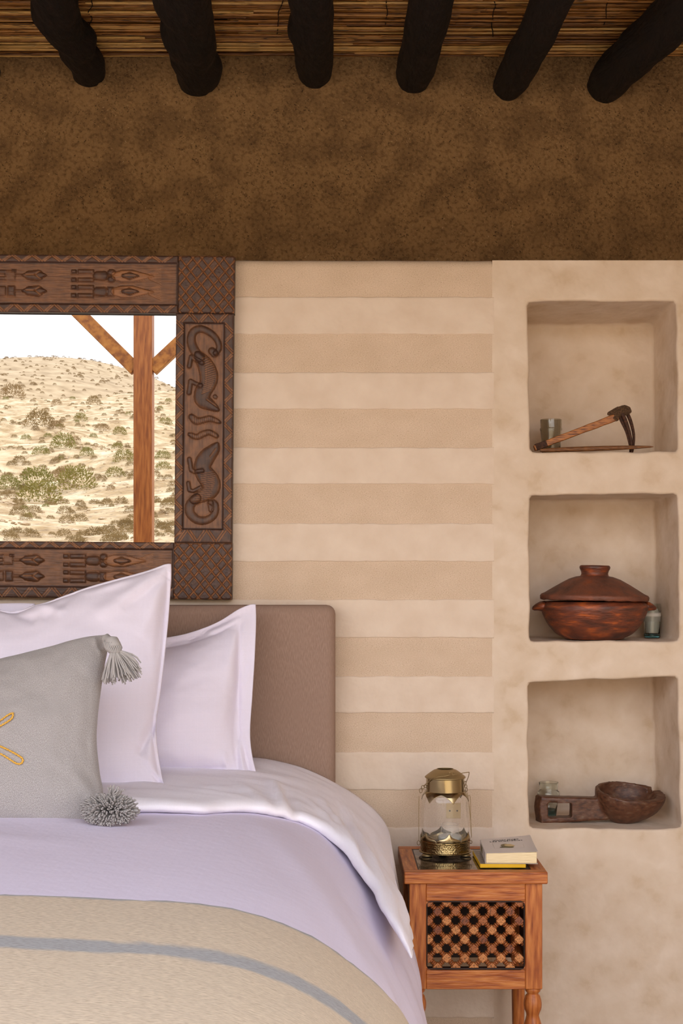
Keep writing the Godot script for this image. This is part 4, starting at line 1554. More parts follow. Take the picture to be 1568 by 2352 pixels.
# ------------------------------------------------------------------ the carved mirror
# A relief: heights and tones on a grid of photo pixels, stamped with strokes, then built as one carved board.
class Relief:
	var x0: float
	var y0: float
	var nx: int
	var ny: int
	var c: float
	var h := PackedFloat32Array()
	var t := PackedFloat32Array()      # 0 = dark stained face, 1 = pale cut wood

	func _init(lo: Vector2, hi: Vector2, cell: float) -> void:
		x0 = lo.x
		y0 = lo.y
		nx = int(ceil((hi.x - lo.x) / cell)) + 1
		ny = int(ceil((hi.y - lo.y) / cell)) + 1
		c = cell
		h.resize(nx * ny)
		t.resize(nx * ny)

	func around(a: Vector2, b: Vector2, m: float) -> Rect2i:
		var x1 := clampi(int((minf(a.x, b.x) - m - x0) / c), 0, nx - 1)
		var x2 := clampi(int((maxf(a.x, b.x) + m - x0) / c) + 1, 0, nx - 1)
		var y1 := clampi(int((minf(a.y, b.y) - m - y0) / c), 0, ny - 1)
		var y2 := clampi(int((maxf(a.y, b.y) + m - y0) / c) + 1, 0, ny - 1)
		return Rect2i(x1, y1, x2 - x1 + 1, y2 - y1 + 1)

	func sink(lo: Vector2, hi: Vector2, depth: float, tone: float) -> void:      # a recessed panel with a dark edge
		var r := around(lo, hi, 4.0)
		for j in range(r.position.y, r.end.y):
			for i in range(r.position.x, r.end.x):
				var p := Vector2(x0 + i * c, y0 + j * c)
				var d := minf(minf(p.x - lo.x, hi.x - p.x), minf(p.y - lo.y, hi.y - p.y))
				var k := j * nx + i
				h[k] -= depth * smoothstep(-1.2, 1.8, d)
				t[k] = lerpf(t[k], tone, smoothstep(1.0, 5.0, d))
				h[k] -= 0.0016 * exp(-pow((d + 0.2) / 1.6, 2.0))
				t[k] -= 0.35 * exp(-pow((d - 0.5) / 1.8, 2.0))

	func cut(a: Vector2, b: Vector2, w: float, depth: float, tone: float) -> void:   # a V groove
		var r := around(a, b, w * 1.5)
		var ab := b - a
		for j in range(r.position.y, r.end.y):
			for i in range(r.position.x, r.end.x):
				var p := Vector2(x0 + i * c, y0 + j * c)
				var d := p.distance_to(a + ab * clampf((p - a).dot(ab) / maxf(ab.length_squared(), 1e-6), 0, 1))
				if d > w * 1.5: continue
				var k := j * nx + i
				var g := maxf(0.0, 1.0 - d / w)
				h[k] -= depth * g
				t[k] = lerpf(t[k], tone, smoothstep(0.0, 0.6, g))

	# a raised rounded body along points with half widths, ground down around it
	func body(pts: Array, rad: Array, up: float, tone: float, halo := 5.0) -> void:
		var lo := Vector2(1e9, 1e9)
		var hi := -lo
		var rm := 0.0
		for p: Vector2 in pts:
			lo = lo.min(p)
			hi = hi.max(p)
		for q: float in rad: rm = maxf(rm, q)
		var r := around(lo, hi, rm + halo + 2.0)
		for j in range(r.position.y, r.end.y):
			for i in range(r.position.x, r.end.x):
				var p := Vector2(x0 + i * c, y0 + j * c)
				var best := 1e9
				for s in pts.size() - 1:
					var a: Vector2 = pts[s]
					var ab: Vector2 = pts[s + 1] - a
					var u := clampf((p - a).dot(ab) / maxf(ab.length_squared(), 1e-6), 0.0, 1.0)
					var ra := lerpf(rad[mini(s, rad.size() - 1)], rad[mini(s + 1, rad.size() - 1)], u)
					best = minf(best, p.distance_to(a + ab * u) / ra)
					if best < 0.05: break
				form(j * nx + i, (best - 1.0) * rm, 1.0 - best, up, tone, halo)

	func form(k: int, d: float, inside: float, up: float, tone: float, halo: float) -> void:
		if d > halo: return
		if inside > 0.0:
			var dome := sqrt(clampf(1.0 - pow(1.0 - inside, 2.4), 0.0, 1.0))
			h[k] += up * dome
			t[k] = lerpf(t[k], tone, smoothstep(0.0, 0.35, inside))
		else:
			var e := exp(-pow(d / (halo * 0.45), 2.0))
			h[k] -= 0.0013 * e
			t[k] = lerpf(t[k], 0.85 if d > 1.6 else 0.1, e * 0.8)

	func block(lo: Vector2, hi: Vector2, up: float, tone: float, halo := 4.0) -> void:
		var r := around(lo, hi, halo + 1.0)
		var m := minf(hi.x - lo.x, hi.y - lo.y) * 0.5
		for j in range(r.position.y, r.end.y):
			for i in range(r.position.x, r.end.x):
				var p := Vector2(x0 + i * c, y0 + j * c)
				var d := maxf(maxf(lo.x - p.x, p.x - hi.x), maxf(lo.y - p.y, p.y - hi.y))
				form(j * nx + i, d, clampf(-d / m, 0.0, 1.0), up, tone, halo)

	# double strokes leaning to and fro along a border strip
	func zigzag(a: Vector2, b: Vector2, half: float, step: float, first: float) -> void:
		var dir := (b - a).normalized()
		var nrm := Vector2(-dir.y, dir.x)
		var l := a.distance_to(b)
		var s := first
		var k := 0
		while s < l - step * 0.5:
			for g in 2:
				var off := (g - 0.5) * 6.5
				var q0 := a + dir * clampf(s + off, 0, l) + nrm * half * (1 if k % 2 == 0 else -1)
				var q1 := a + dir * clampf(s + off + step * 0.75, 0, l) - nrm * half * (1 if k % 2 == 0 else -1)
				cut(q0, q1, 1.9, 0.0022, 0.75)
			s += step
			k += 1

	func board(scale: float, thick: float, dark: Color, pale: Color, centre: Vector2, sd: int) -> ArrayMesh:
		var b := MB.new()
		var n := FastNoiseLite.new()
		n.seed = sd
		n.frequency = 0.02
		for j in ny:
			for i in nx:
				var k := j * nx + i
				var p := Vector2(x0 + i * c, y0 + j * c)
				var e := minf(minf(i, nx - 1 - i), minf(j, ny - 1 - j)) * c
				var z := thick + h[k] - 0.003 * exp(-e / 1.6) + 0.0005 * n.get_noise_2d(p.x, p.y)
				var wear := clampf(t[k] + 0.22 * n.get_noise_2d(p.x * 2.0, p.y * 2.0), 0.0, 1.0)
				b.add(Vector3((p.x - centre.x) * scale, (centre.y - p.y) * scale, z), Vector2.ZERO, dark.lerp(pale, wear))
		b.weave(0, ny, nx)
		# sides and back
		var rim := PackedInt32Array()
		for i in nx: rim.append(i)
		for j in range(1, ny): rim.append(j * nx + nx - 1)
		for i in range(nx - 2, -1, -1): rim.append((ny - 1) * nx + i)
		for j in range(ny - 2, 0, -1): rim.append(j * nx)
		var s := b.v.size()
		for k in rim: b.add(b.v[k], Vector2.ZERO, dark)
		for k in rim: b.add(Vector3(b.v[k].x, b.v[k].y, 0), Vector2.ZERO, dark)
		var m := rim.size()
		for i in m:
			var q := (i + 1) % m
			b.quad(s + i, s + m + i, s + m + q, s + q)
		b.fan(s + m, m, Vector3(b.v[s + m].x * 0.0 + (b.v[0].x + b.v[nx * ny - 1].x) * 0.5, (b.v[0].y + b.v[nx * ny - 1].y) * 0.5, 0), true, dark)
		return b.closed()


func figure_pair(r: Relief, ox: float, ya: float, yb: float, kind: int) -> void:
	# two carved people lying side by side, heads to the right
	for k in 2:
		var y := ya if k == 0 else yb
		if kind == 0:
			r.block(Vector2(ox - 40, y - 12), Vector2(ox - 8, y - 4), 0.003, 0.1)
			r.block(Vector2(ox - 40, y + 3), Vector2(ox - 8, y + 11), 0.003, 0.1)
			if k == 0:
				r.block(Vector2(ox - 6, y - 12), Vector2(ox + 12, y - 3), 0.0035, 0.1)
				r.block(Vector2(ox - 6, y + 3), Vector2(ox + 12, y + 11), 0.0035, 0.1)
				r.block(Vector2(ox + 10, y - 12), Vector2(ox + 34, y + 11), 0.0028, 0.3)
				r.block(Vector2(ox + 26, y - 14), Vector2(ox + 36, y - 8), 0.004, 0.05)
			else:
				r.block(Vector2(ox - 4, y - 11), Vector2(ox + 13, y + 11), 0.0035, 0.2)
				r.block(Vector2(ox + 17, y - 12), Vector2(ox + 34, y + 12), 0.0045, 0.0)
			r.body([Vector2(ox + 36, y), Vector2(ox + 52, y)], [2.6, 2.6], 0.0025, 0.3, 3.0)
			r.body([Vector2(ox + 53, y), Vector2(ox + 66, y), Vector2(ox + 86, y), Vector2(ox + 104, y)], [3.0, 10.0, 12.5, 2.5], 0.0075, 0.05, 5.0)
			r.cut(Vector2(ox + 60, y - 1), Vector2(ox + 80, y - 1), 2.6, 0.0028, 0.6)
			r.cut(Vector2(ox + 80, y - 1), Vector2(ox + 92, y - 9), 2.4, 0.0028, 0.6)
			r.cut(Vector2(ox + 80, y - 1), Vector2(ox + 92, y + 8), 2.4, 0.0028, 0.6)
		else:
			for s in [-1, 1]:
				r.block(Vector2(ox, y + s * 9.5 - 4.5), Vector2(ox + 12, y + s * 9.5 + 4.5), 0.0045, 0.05)
				r.block(Vector2(ox + 15, y + s * 9.5 - 5), Vector2(ox + 52, y + s * 9.5 + 5), 0.004, 0.15)
				r.cut(Vector2(ox + 47, y + s * 9.5 - 5), Vector2(ox + 47, y + s * 9.5 + 5), 1.5, 0.0015, 0.3)
			r.body([Vector2(ox + 60, y), Vector2(ox + 74, y)], [10.0, 11.0], 0.0065, 0.05, 5.0)
			if k == 0:
				r.body([Vector2(ox + 91, y - 8), Vector2(ox + 94, y - 8)], [7.5, 7.5], 0.006, 0.0, 4.0)
				r.body([Vector2(ox + 91, y + 8), Vector2(ox + 94, y + 8)], [7.0, 7.0], 0.006, 0.0, 4.0)
			else:
				r.block(Vector2(ox + 83, y - 11), Vector2(ox + 98, y + 11), 0.0055, 0.05)
			# long pointed hood with a face in it, its tip frayed into hair
			r.body([Vector2(ox + 102, y), Vector2(ox + 118, y), Vector2(ox + 140, y), Vector2(ox + 188, y)], [10.0, 14.0, 14.0, 1.5], 0.0028, 0.75, 5.0)
			r.body([Vector2(ox + 120, y), Vector2(ox + 134, y), Vector2(ox + 154, y)], [4.0, 8.5, 2.0], 0.0055, 0.05, 4.0)
			r.cut(Vector2(ox + 124, y), Vector2(ox + 148, y), 1.6, 0.002, 0.5)
			for q in 9:
				var a := lerpf(-1.0, 1.0, q / 8.0)
				r.cut(Vector2(ox + 178, y + a * 6.0), Vector2(ox + 206, y + a * 17.0), 1.3, 0.0014, 0.7)


func build_mirror() -> void:
	var sc := 3.365 / F
	var pivot := Vector2(537, 588)
	var at := P(pivot.x, pivot.y, 0.0)
	var root := thing("mirror", "wall mirror in a wide dark wooden frame carved with crocodiles and figures, above the bed", "mirror", P(pivot.x, pivot.y, 0.035) * Vector3(1, 1, 0) + Vector3(0, 0, 0.003))
	root.rotation.z = -0.0079
	var dark := Color(0.078, 0.037, 0.024)
	var pale := Color(0.37, 0.155, 0.058)
	var left := -725.0
	# upper and lower rails
	for which in 2:
		var y0 := 588.0 if which == 0 else 1247.0
		var y1 := 720.0 if which == 0 else 1376.0
		var lo := Vector2(left + 132, y0)
		var hi := Vector2(409.0 if which == 0 else 403.5, y1)
		var r := Relief.new(lo, hi, 1.5)
		var pa := (17.0 if which == 0 else 16.0)
		var pb := (113.0 if which == 0 else 104.0)
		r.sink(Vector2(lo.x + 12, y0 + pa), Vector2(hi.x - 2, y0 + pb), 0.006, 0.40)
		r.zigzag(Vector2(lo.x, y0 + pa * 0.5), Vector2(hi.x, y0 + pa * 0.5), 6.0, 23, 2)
		r.zigzag(Vector2(lo.x, (y0 + pb + y1) * 0.5), Vector2(hi.x, (y0 + pb + y1) * 0.5), (y1 - y0 - pb) * 0.4, 23, 8)
		var ya := y0 + (47.0 if which == 0 else 43.0)
		var yb := y0 + (83.0 if which == 0 else 80.0)
		for k in 3:
			figure_pair(r, -k * 420.0, ya, yb, 0)
			figure_pair(r, (163.0 if which == 0 else 150.0) - k * 420.0, ya, yb, 1)
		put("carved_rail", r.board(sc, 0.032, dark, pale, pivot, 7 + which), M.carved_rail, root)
	# right stile with two crocodiles, two grubs between them; the left one is its twin
	var lo := Vector2(405, 720)
	var hi := Vector2(537, 1247)
	var r := Relief.new(lo, hi, 1.25)
	var dn := func(x: float, y: float) -> Vector2:      # from the enlarged view of the photo to pixels, turned upright
		var p := Vector2(x / 2.8, 560 + y / 2.8)
		return p + Vector2((p.y - 588) * 0.0079, -(p.x - 537) * 0.0079 * -1.0)
	r.sink(Vector2(424, 742), Vector2(516, 1216), 0.0065, 0.42)
	r.zigzag(Vector2(413.5, 735), Vector2(413.5, 1235), 8.0, 23, 3)
	r.zigzag(Vector2(527, 735), Vector2(527, 1235), 8.0, 23, 10)
	r.zigzag(Vector2(410, 731), Vector2(532, 731), 9.0, 22, 6)
	r.zigzag(Vector2(410, 1231), Vector2(532, 1231), 12.0, 22, 6)
	var path := func(a: Array) -> Array:
		var o := []
		for p: Vector2 in a: o.append(dn.call(p.x, p.y))
		return even(smooth(o), 26)
	r.body([dn.call(1300, 770), dn.call(1255, 745), dn.call(1228, 728), dn.call(1215, 790)], [5, 4.5, 5, 5], 0.005, 0.05, 4.0)
	r.body([dn.call(1290, 915), dn.call(1250, 898), dn.call(1224, 885), dn.call(1214, 960)], [5, 4.5, 5, 5.5], 0.005, 0.05, 4.0)
	r.body([dn.call(1300, 1462), dn.call(1252, 1470), dn.call(1228, 1458), dn.call(1216, 1388)], [5, 4.5, 5, 5], 0.005, 0.05, 4.0)
	r.body([dn.call(1290, 1570), dn.call(1240, 1594), dn.call(1216, 1588), dn.call(1209, 1542)], [5, 4, 4.5, 4.5], 0.005, 0.05, 4.0)
	var tail: Array = path.call([Vector2(1385, 705), Vector2(1408, 670), Vector2(1395, 620), Vector2(1355, 575), Vector2(1290, 548), Vector2(1240, 570), Vector2(1228, 630), Vector2(1250, 690), Vector2(1285, 735)])
	var radt := []
	for k in tail.size(): radt.append(lerpf(5.5, 11.0, k / 25.0))
	r.body(tail, radt, 0.006, 0.05, 6.0)
	r.body([dn.call(1362, 690), dn.call(1378, 706)], [8.5, 8.5], 0.006, 0.1, 4.0)
	r.body(path.call([Vector2(1275, 720), Vector2(1315, 775), Vector2(1340, 840), Vector2(1335, 900), Vector2(1302, 955), Vector2(1300, 1005), Vector2(1345, 1035), Vector2(1395, 1066)]), [10, 12, 14.5, 16, 17.5, 18.5, 19.5, 20, 20.5, 20.5, 20, 19, 18.5, 18, 18, 18.5, 18.5, 18, 17.5, 16.5, 15, 13.5, 12, 10, 8, 5], 0.0085, 0.0, 7.0)
	r.body([dn.call(1380, 982), dn.call(1384, 986)], [4.5, 4.5], 0.003, 0.1, 2.5)
	r.cut(dn.call(1330, 1005), dn.call(1395, 1050), 2.0, 0.003, 0.5)
	for k in 17:
		var y := 735.0 + k * 14.0
		var xl := 1275.0 + 32.0 * sin((y - 700) / 90.0)
		r.cut(dn.call(xl + 14, y + 8), dn.call(xl + 78 - absf(k - 9) * 2.0, y - 14), 1.6, 0.0018, 0.55)
	r.body(path.call([Vector2(1228, 1115), Vector2(1262, 1142), Vector2(1300, 1136), Vector2(1350, 1126), Vector2(1412, 1148)]), [6.5, 7, 7.5, 8, 8, 8, 8, 7.5, 7.5, 7, 7, 7, 7, 7, 7, 7, 7, 7, 6.5, 6.5, 6, 6, 5.5, 5, 4, 3], 0.0055, 0.1, 5.0)
	r.body(path.call([Vector2(1216, 1228), Vector2(1262, 1244), Vector2(1300, 1226), Vector2(1345, 1214), Vector2(1390, 1236)]), [4, 5, 5.5, 6, 6, 6, 6, 6, 6.5, 6.5, 7, 7, 7, 7, 7, 6.5, 6.5, 6, 6, 6, 6, 6, 5.5, 5.5, 5.5, 5], 0.0055, 0.15, 5.0)
	for k in 13:
		r.cut(dn.call(1240 + k * 13, 1115), dn.call(1246 + k * 13, 1160), 1.2, 0.0012, 0.5)
		r.cut(dn.call(1226 + k * 13, 1205), dn.call(1232 + k * 13, 1256), 1.2, 0.0012, 0.5)
	r.body(path.call([Vector2(1395, 1288), Vector2(1372, 1325), Vector2(1330, 1370), Vector2(1300, 1425), Vector2(1310, 1475), Vector2(1350, 1530), Vector2(1352, 1580), Vector2(1305, 1620), Vector2(1250, 1648)]), [4.5, 9, 12.5, 14.5, 16, 17.5, 18.5, 19, 19, 18.5, 18.5, 19, 20, 21, 21.5, 21.5, 21.5, 21, 20, 19, 17.5, 16, 14.5, 13, 12, 11], 0.0085, 0.0, 7.0)
	tail = path.call([Vector2(1262, 1640), Vector2(1222, 1680), Vector2(1220, 1735), Vector2(1262, 1776), Vector2(1315, 1782), Vector2(1365, 1755), Vector2(1384, 1710), Vector2(1378, 1672), Vector2(1354, 1662)])
	radt = []
	for k in tail.size(): radt.append(lerpf(11.0, 7.0, k / 25.0))
	r.body(tail, radt, 0.0065, 0.1, 6.0)
	r.body([dn.call(1352, 1668), dn.call(1357, 1712)], [7, 6], 0.006, 0.15, 4.0)
	r.cut(dn.call(1352, 1370), dn.call(1388, 1320), 2.0, 0.003, 0.5)
	for k in 15:
		var y := 1478.0 + k * 13.0
		var xl := 1322.0 - 2.6 * maxf(0.0, k - 6.0) * 2.0
		r.cut(dn.call(xl - 30, y + 4), dn.call(xl + 58, y - 10), 1.6, 0.0016, 0.45)
	var stile: ArrayMesh = r.board(sc, 0.0325, dark, pale, pivot, 17)
	put("carved_stile", stile, M.carved_stile, root)
	var twin := put("carved_stile", stile, M.carved_stile, root)
	twin.transform = Transform3D(Basis(Vector3(0, 0, 1), PI), Vector3((left - pivot.x + 0.0) * sc, -(720 + 1247 - 2 * pivot.y) * sc, 0))
	# corner blocks with a cut lattice
	for which in 2:
		var y0 := 588.0 if which == 0 else 1247.5
		var y1 := 719.0 if which == 0 else 1377.0
		var q := Relief.new(Vector2(410.0 if which == 0 else 404.5, y0), Vector2(538.0, y1), 1.25)
		for k in 11:
			var s := k * 25.0 + (2.0 if k % 2 == 0 else -2.0)
			q.cut(Vector2(404 + s - 6, y0 - 2), Vector2(404 + s - 122, y1 + 2), 2.4, 0.0042, 0.8)
			q.cut(Vector2(404 + s - 120, y0 - 2), Vector2(404 + s - 10, y1 + 2), 2.4, 0.0042, 0.8)
		for e in 5: q.cut(Vector2(404 + e * 30, y0 + 1), Vector2(430 + e * 30, y0 + 2), 1.6, 0.001, 0.3)
		var cm: ArrayMesh = q.board(sc, 0.0345, dark, pale, pivot, 27 + which)
		put("corner_block", cm, M.carved, root)
		put("corner_block", cm, M.carved, root, Vector3((left - q.x0) * sc, 0, 0))
	# the glass
	var w := (405.0 - (left + 132)) + 16
	put("mirror_glass", rbox_mesh(Vector3(w * sc, (1247 - 720 + 14) * sc, 0.004), 0.0008), M.mirror, root, Vector3(((left + 132 + 405) * 0.5 - pivot.x) * sc, -((720 + 1247) * 0.5 - pivot.y) * sc, 0.010), "clear mirror glass reflecting the terrace and desert")


# ------------------------------------------------------------------ night stand
const TABLE_Y := 0.578


func build_nightstand() -> void:
	var t := thing("nightstand", "small carved wooden night stand with a lattice front and turned legs, right of the bed", "night stand")
	var x0 := 0.1517
	var x1 := 0.4588
	var zf := 0.362
	var zb := 0.062
	var xm := (x0 + x1) / 2
	var zm := (zf + zb) / 2
	var bw := 0.031
	var th := 0.026
	var top := Node3D.new()
	top.name = "table_top"
	t.add_child(top)
	var ty := TABLE_Y - th / 2
	put("border", rbox_mesh(Vector3(x1 - x0, th, bw), 0.003, true), M.stand_rail, top, Vector3(xm, ty, zf - bw / 2))
	put("border", rbox_mesh(Vector3(x1 - x0, th, bw), 0.003, true), M.stand_rail, top, Vector3(xm, ty, zb + bw / 2))
	put("border", rbox_mesh(Vector3(bw, th, zf - zb - 2 * bw + 0.002), 0.002, true), M.stand_side, top, Vector3(x0 + bw / 2, ty - 0.0003, zm))
	put("border", rbox_mesh(Vector3(bw, th, zf - zb - 2 * bw + 0.002), 0.002, true), M.stand_side, top, Vector3(x1 - bw / 2, ty - 0.0003, zm))
	put("glass_inset", rbox_mesh(Vector3(x1 - x0 - 2 * bw + 0.002, 0.006, zf - zb - 2 * bw + 0.002), 0.0005), M.inset_glass, top, Vector3(xm, TABLE_Y - 0.0045, zm), "worn mirror glass let into the table top")
	var bead := MB.new()
	for s: Array in [[Vector3(xm, 0, zf - bw - 0.0015), Vector3(x1 - x0 - 2 * bw, 0.005, 0.003)], [Vector3(xm, 0, zb + bw + 0.0015), Vector3(x1 - x0 - 2 * bw, 0.005, 0.003)], [Vector3(x0 + bw + 0.0015, 0, zm), Vector3(0.003, 0.005, zf - zb - 2 * bw)], [Vector3(x1 - bw - 0.0015, 0, zm), Vector3(0.003, 0.005, zf - zb - 2 * bw)]]:
		bead.rbox(s[1], 0.001, Transform3D(Basis(), s[0] + Vector3(0, TABLE_Y - 0.0035, 0)))
	put("bead", bead.mesh(), M.stand_dark, top)
	var bx0 := 0.1630
	var bx1 := 0.4485
	var yb := 0.324
	var yt := TABLE_Y - th
	var pw := 0.0365
	var bzf := 0.352
	var bzb := 0.075
	for p: Array in [[bx0, bzf - pw], [bx1 - pw, bzf - pw], [bx0, bzb], [bx1 - pw, bzb]]:
		put("post", rbox_mesh(Vector3(pw, yt - yb, pw), 0.0025, true), M.stand_post, t, Vector3(p[0] + pw / 2, (yt + yb) / 2, p[1] + pw / 2))
	var rx := (bx0 + bx1) / 2
	var rl := bx1 - bx0 - 2 * pw
	put("rail", rbox_mesh(Vector3(rl, 0.038, 0.024), 0.002, true), M.stand_rail, t, Vector3(rx, yt - 0.019, bzf - 0.013))
	put("rail", rbox_mesh(Vector3(rl, 0.041, 0.024), 0.002, true), M.stand_rail, t, Vector3(rx, yb + 0.0205, bzf - 0.013))
	for sx in [bx0 + 0.014, bx1 - 0.014]:
		put("side_rail", rbox_mesh(Vector3(0.022, 0.038, bzf - bzb - 2 * pw), 0.002), M.stand_side, t, Vector3(sx, yt - 0.019, (bzf + bzb) / 2))
		put("side_rail", rbox_mesh(Vector3(0.022, 0.041, bzf - bzb - 2 * pw), 0.002), M.stand_side, t, Vector3(sx, yb + 0.0205, (bzf + bzb) / 2))
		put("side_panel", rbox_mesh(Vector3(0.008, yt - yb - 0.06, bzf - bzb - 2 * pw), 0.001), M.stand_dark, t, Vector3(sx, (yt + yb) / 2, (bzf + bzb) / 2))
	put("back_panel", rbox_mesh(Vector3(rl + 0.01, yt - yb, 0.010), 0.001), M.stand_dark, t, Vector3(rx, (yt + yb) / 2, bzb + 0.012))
	# moulding round the lattice, with rounded upper corners
	var oy0 := yb + 0.041
	var oy1 := yt - 0.038
	var ml := MB.new()
	var ox0 := bx0 + pw
	var ox1 := bx1 - pw
	for s: Array in [[Vector3(rx, oy0 + 0.002, bzf - 0.012), Vector3(rl, 0.004, 0.016)], [Vector3(rx, oy1 - 0.002, bzf - 0.012), Vector3(rl, 0.004, 0.016)], [Vector3(ox0 + 0.0015, (oy0 + oy1) / 2, bzf - 0.012), Vector3(0.003, oy1 - oy0, 0.016)], [Vector3(ox1 - 0.0015, (oy0 + oy1) / 2, bzf - 0.012), Vector3(0.003, oy1 - oy0, 0.016)]]:
		ml.rbox(s[1], 0.0015, Transform3D(Basis(), s[0]))
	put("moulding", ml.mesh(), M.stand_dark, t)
	for c: Array in [[ox0, oy1, 1, -1], [ox1, oy1, -1, -1], [ox0, oy0, 1, 1], [ox1, oy0, -1, 1]]:
		var cb := MB.new()
		var n := 8
		for zz in [bzf - 0.004, bzf - 0.018]:
			cb.add(Vector3(c[0], c[1], zz))
			for i in n + 1:
				var a := PI / 2 * i / n
				cb.add(Vector3(c[0] + c[2] * 0.012 * (1.0 - sin(a)), c[1] + c[3] * 0.012 * (1.0 - cos(a)), zz))
		for i in n:
			cb.tri(0, 1 + i, 2 + i)
			cb.tri(n + 2, n + 4 + i, n + 3 + i)
			cb.quad(1 + i, n + 3 + i, n + 4 + i, 2 + i)
		put("corner_fillet", cb.facets(), M.stand_rail, t)
	# lattice of turned spindles with square blocks where they cross
	var lat := Node3D.new()
	lat.name = "lattice"
	t.add_child(lat)
	var rng := RandomNumberGenerator.new()
	rng.seed = 12
	var dx := 0.03905
	var dy := 0.0200
	var zc := bzf - 0.014
	var cx := (1004.0 - VX) * (D - zc) / F
	var cy := E - (2092.6 - VY) * (D - zc) / F
	var block := rbox_mesh(Vector3(0.0158, 0.0158, 0.0135), 0.0016)
	var beads := MB.new()
	var a1 := atan2(dy, dx / 2)
	for r in range(-1, 8):
		for q in range(-1, 7):
			var p := Vector3(cx + (q - (0.5 if r % 2 != 0 else 0.0)) * dx, cy - r * dy, zc)
			if p.x < ox0 - 0.004 or p.x > ox1 + 0.004 or p.y < oy0 - 0.004 or p.y > oy1 + 0.006: continue
			var o := put("lattice_block", block, M["block_%d" % (rng.randi() % 4)], lat, p)
			o.rotation.z = PI / 4 + rng.randfn(0, 0.03)
			for s in [-1.0, 1.0]:
				var d := Vector3(dx / 2 * s, -dy, 0)
				var e := p + d
				if e.x < ox0 - 0.012 or e.x > ox1 + 0.012 or e.y < oy0 - 0.012: continue
				var u := d.normalized()
				var l := d.length()
				var pts := []
				var rr := []
				for k: Array in [[0.20, 0.0030], [0.27, 0.0030], [0.29, 0.0058], [0.37, 0.0060], [0.40, 0.0034], [0.44, 0.0034], [0.46, 0.0062], [0.54, 0.0062], [0.56, 0.0034], [0.60, 0.0034], [0.63, 0.0060], [0.71, 0.0058], [0.73, 0.0030], [0.80, 0.0030]]:
					pts.append(p + u * l * k[0])
					rr.append(k[1])
				beads.tube(pts, rr, 8)
	var bo := put("turned_bead", beads.closed(), M.block_1, lat)
	bo.set_meta("kind", "stuff")
	# legs
	for k in 4:
		var fx := bx0 + pw / 2 if k % 2 == 0 else bx1 - pw / 2
		var front := k < 2
		var lz := bzf - pw / 2 if front else bzb + pw / 2
		var pr: Array
		if front:
			pr = [Vector2(0.0, yb + 0.003), Vector2(0.0155, yb + 0.002), Vector2(0.0165, yb - 0.002), Vector2(0.0165, yb - 0.007), Vector2(0.0125, yb - 0.011), Vector2(0.0122, yb - 0.014), Vector2(0.0160, yb - 0.018), Vector2(0.0165, yb - 0.021), Vector2(0.0182, yb - 0.026), Vector2(0.0192, yb - 0.032), Vector2(0.0194, yb - 0.038), Vector2(0.0188, yb - 0.0395), Vector2(0.0192, yb - 0.041), Vector2(0.0180, yb - 0.047), Vector2(0.0150, yb - 0.054), Vector2(0.0135, yb - 0.060), Vector2(0.0150, yb - 0.067), Vector2(0.0185, yb - 0.078), Vector2(0.0200, yb - 0.092), Vector2(0.0190, yb - 0.11), Vector2(0.015, yb - 0.15), Vector2(0.0115, yb - 0.20), Vector2(0.0095, yb - 0.24), Vector2(0.013, yb - 0.25), Vector2(0.013, yb - 0.258), Vector2(0.0095, yb - 0.265), Vector2(0.012, yb - 0.29), Vector2(0.012, 0.004), Vector2(0.010, 0.0), Vector2(0.0, 0.0)]
		else:
			pr = [Vector2(0.0, yb + 0.003), Vector2(0.0155, yb + 0.002), Vector2(0.0165, yb - 0.006), Vector2(0.0125, yb - 0.010), Vector2(0.0125, yb - 0.013), Vector2(0.0168, yb - 0.018), Vector2(0.0172, yb - 0.027), Vector2(0.0162, yb - 0.031), Vector2(0.0158, yb - 0.034), Vector2(0.0150, yb - 0.10), Vector2(0.0125, yb - 0.23), Vector2(0.0145, yb - 0.24), Vector2(0.0145, yb - 0.25), Vector2(0.0105, yb - 0.26), Vector2(0.0115, 0.004), Vector2(0.010, 0.0), Vector2(0.0, 0.0)]
		var lb := MB.new()
		lb.lathe(pr, 32, Transform3D(Basis(), Vector3(fx, 0, lz)))
		put("leg", lb.closed(), M.stand_post, t)


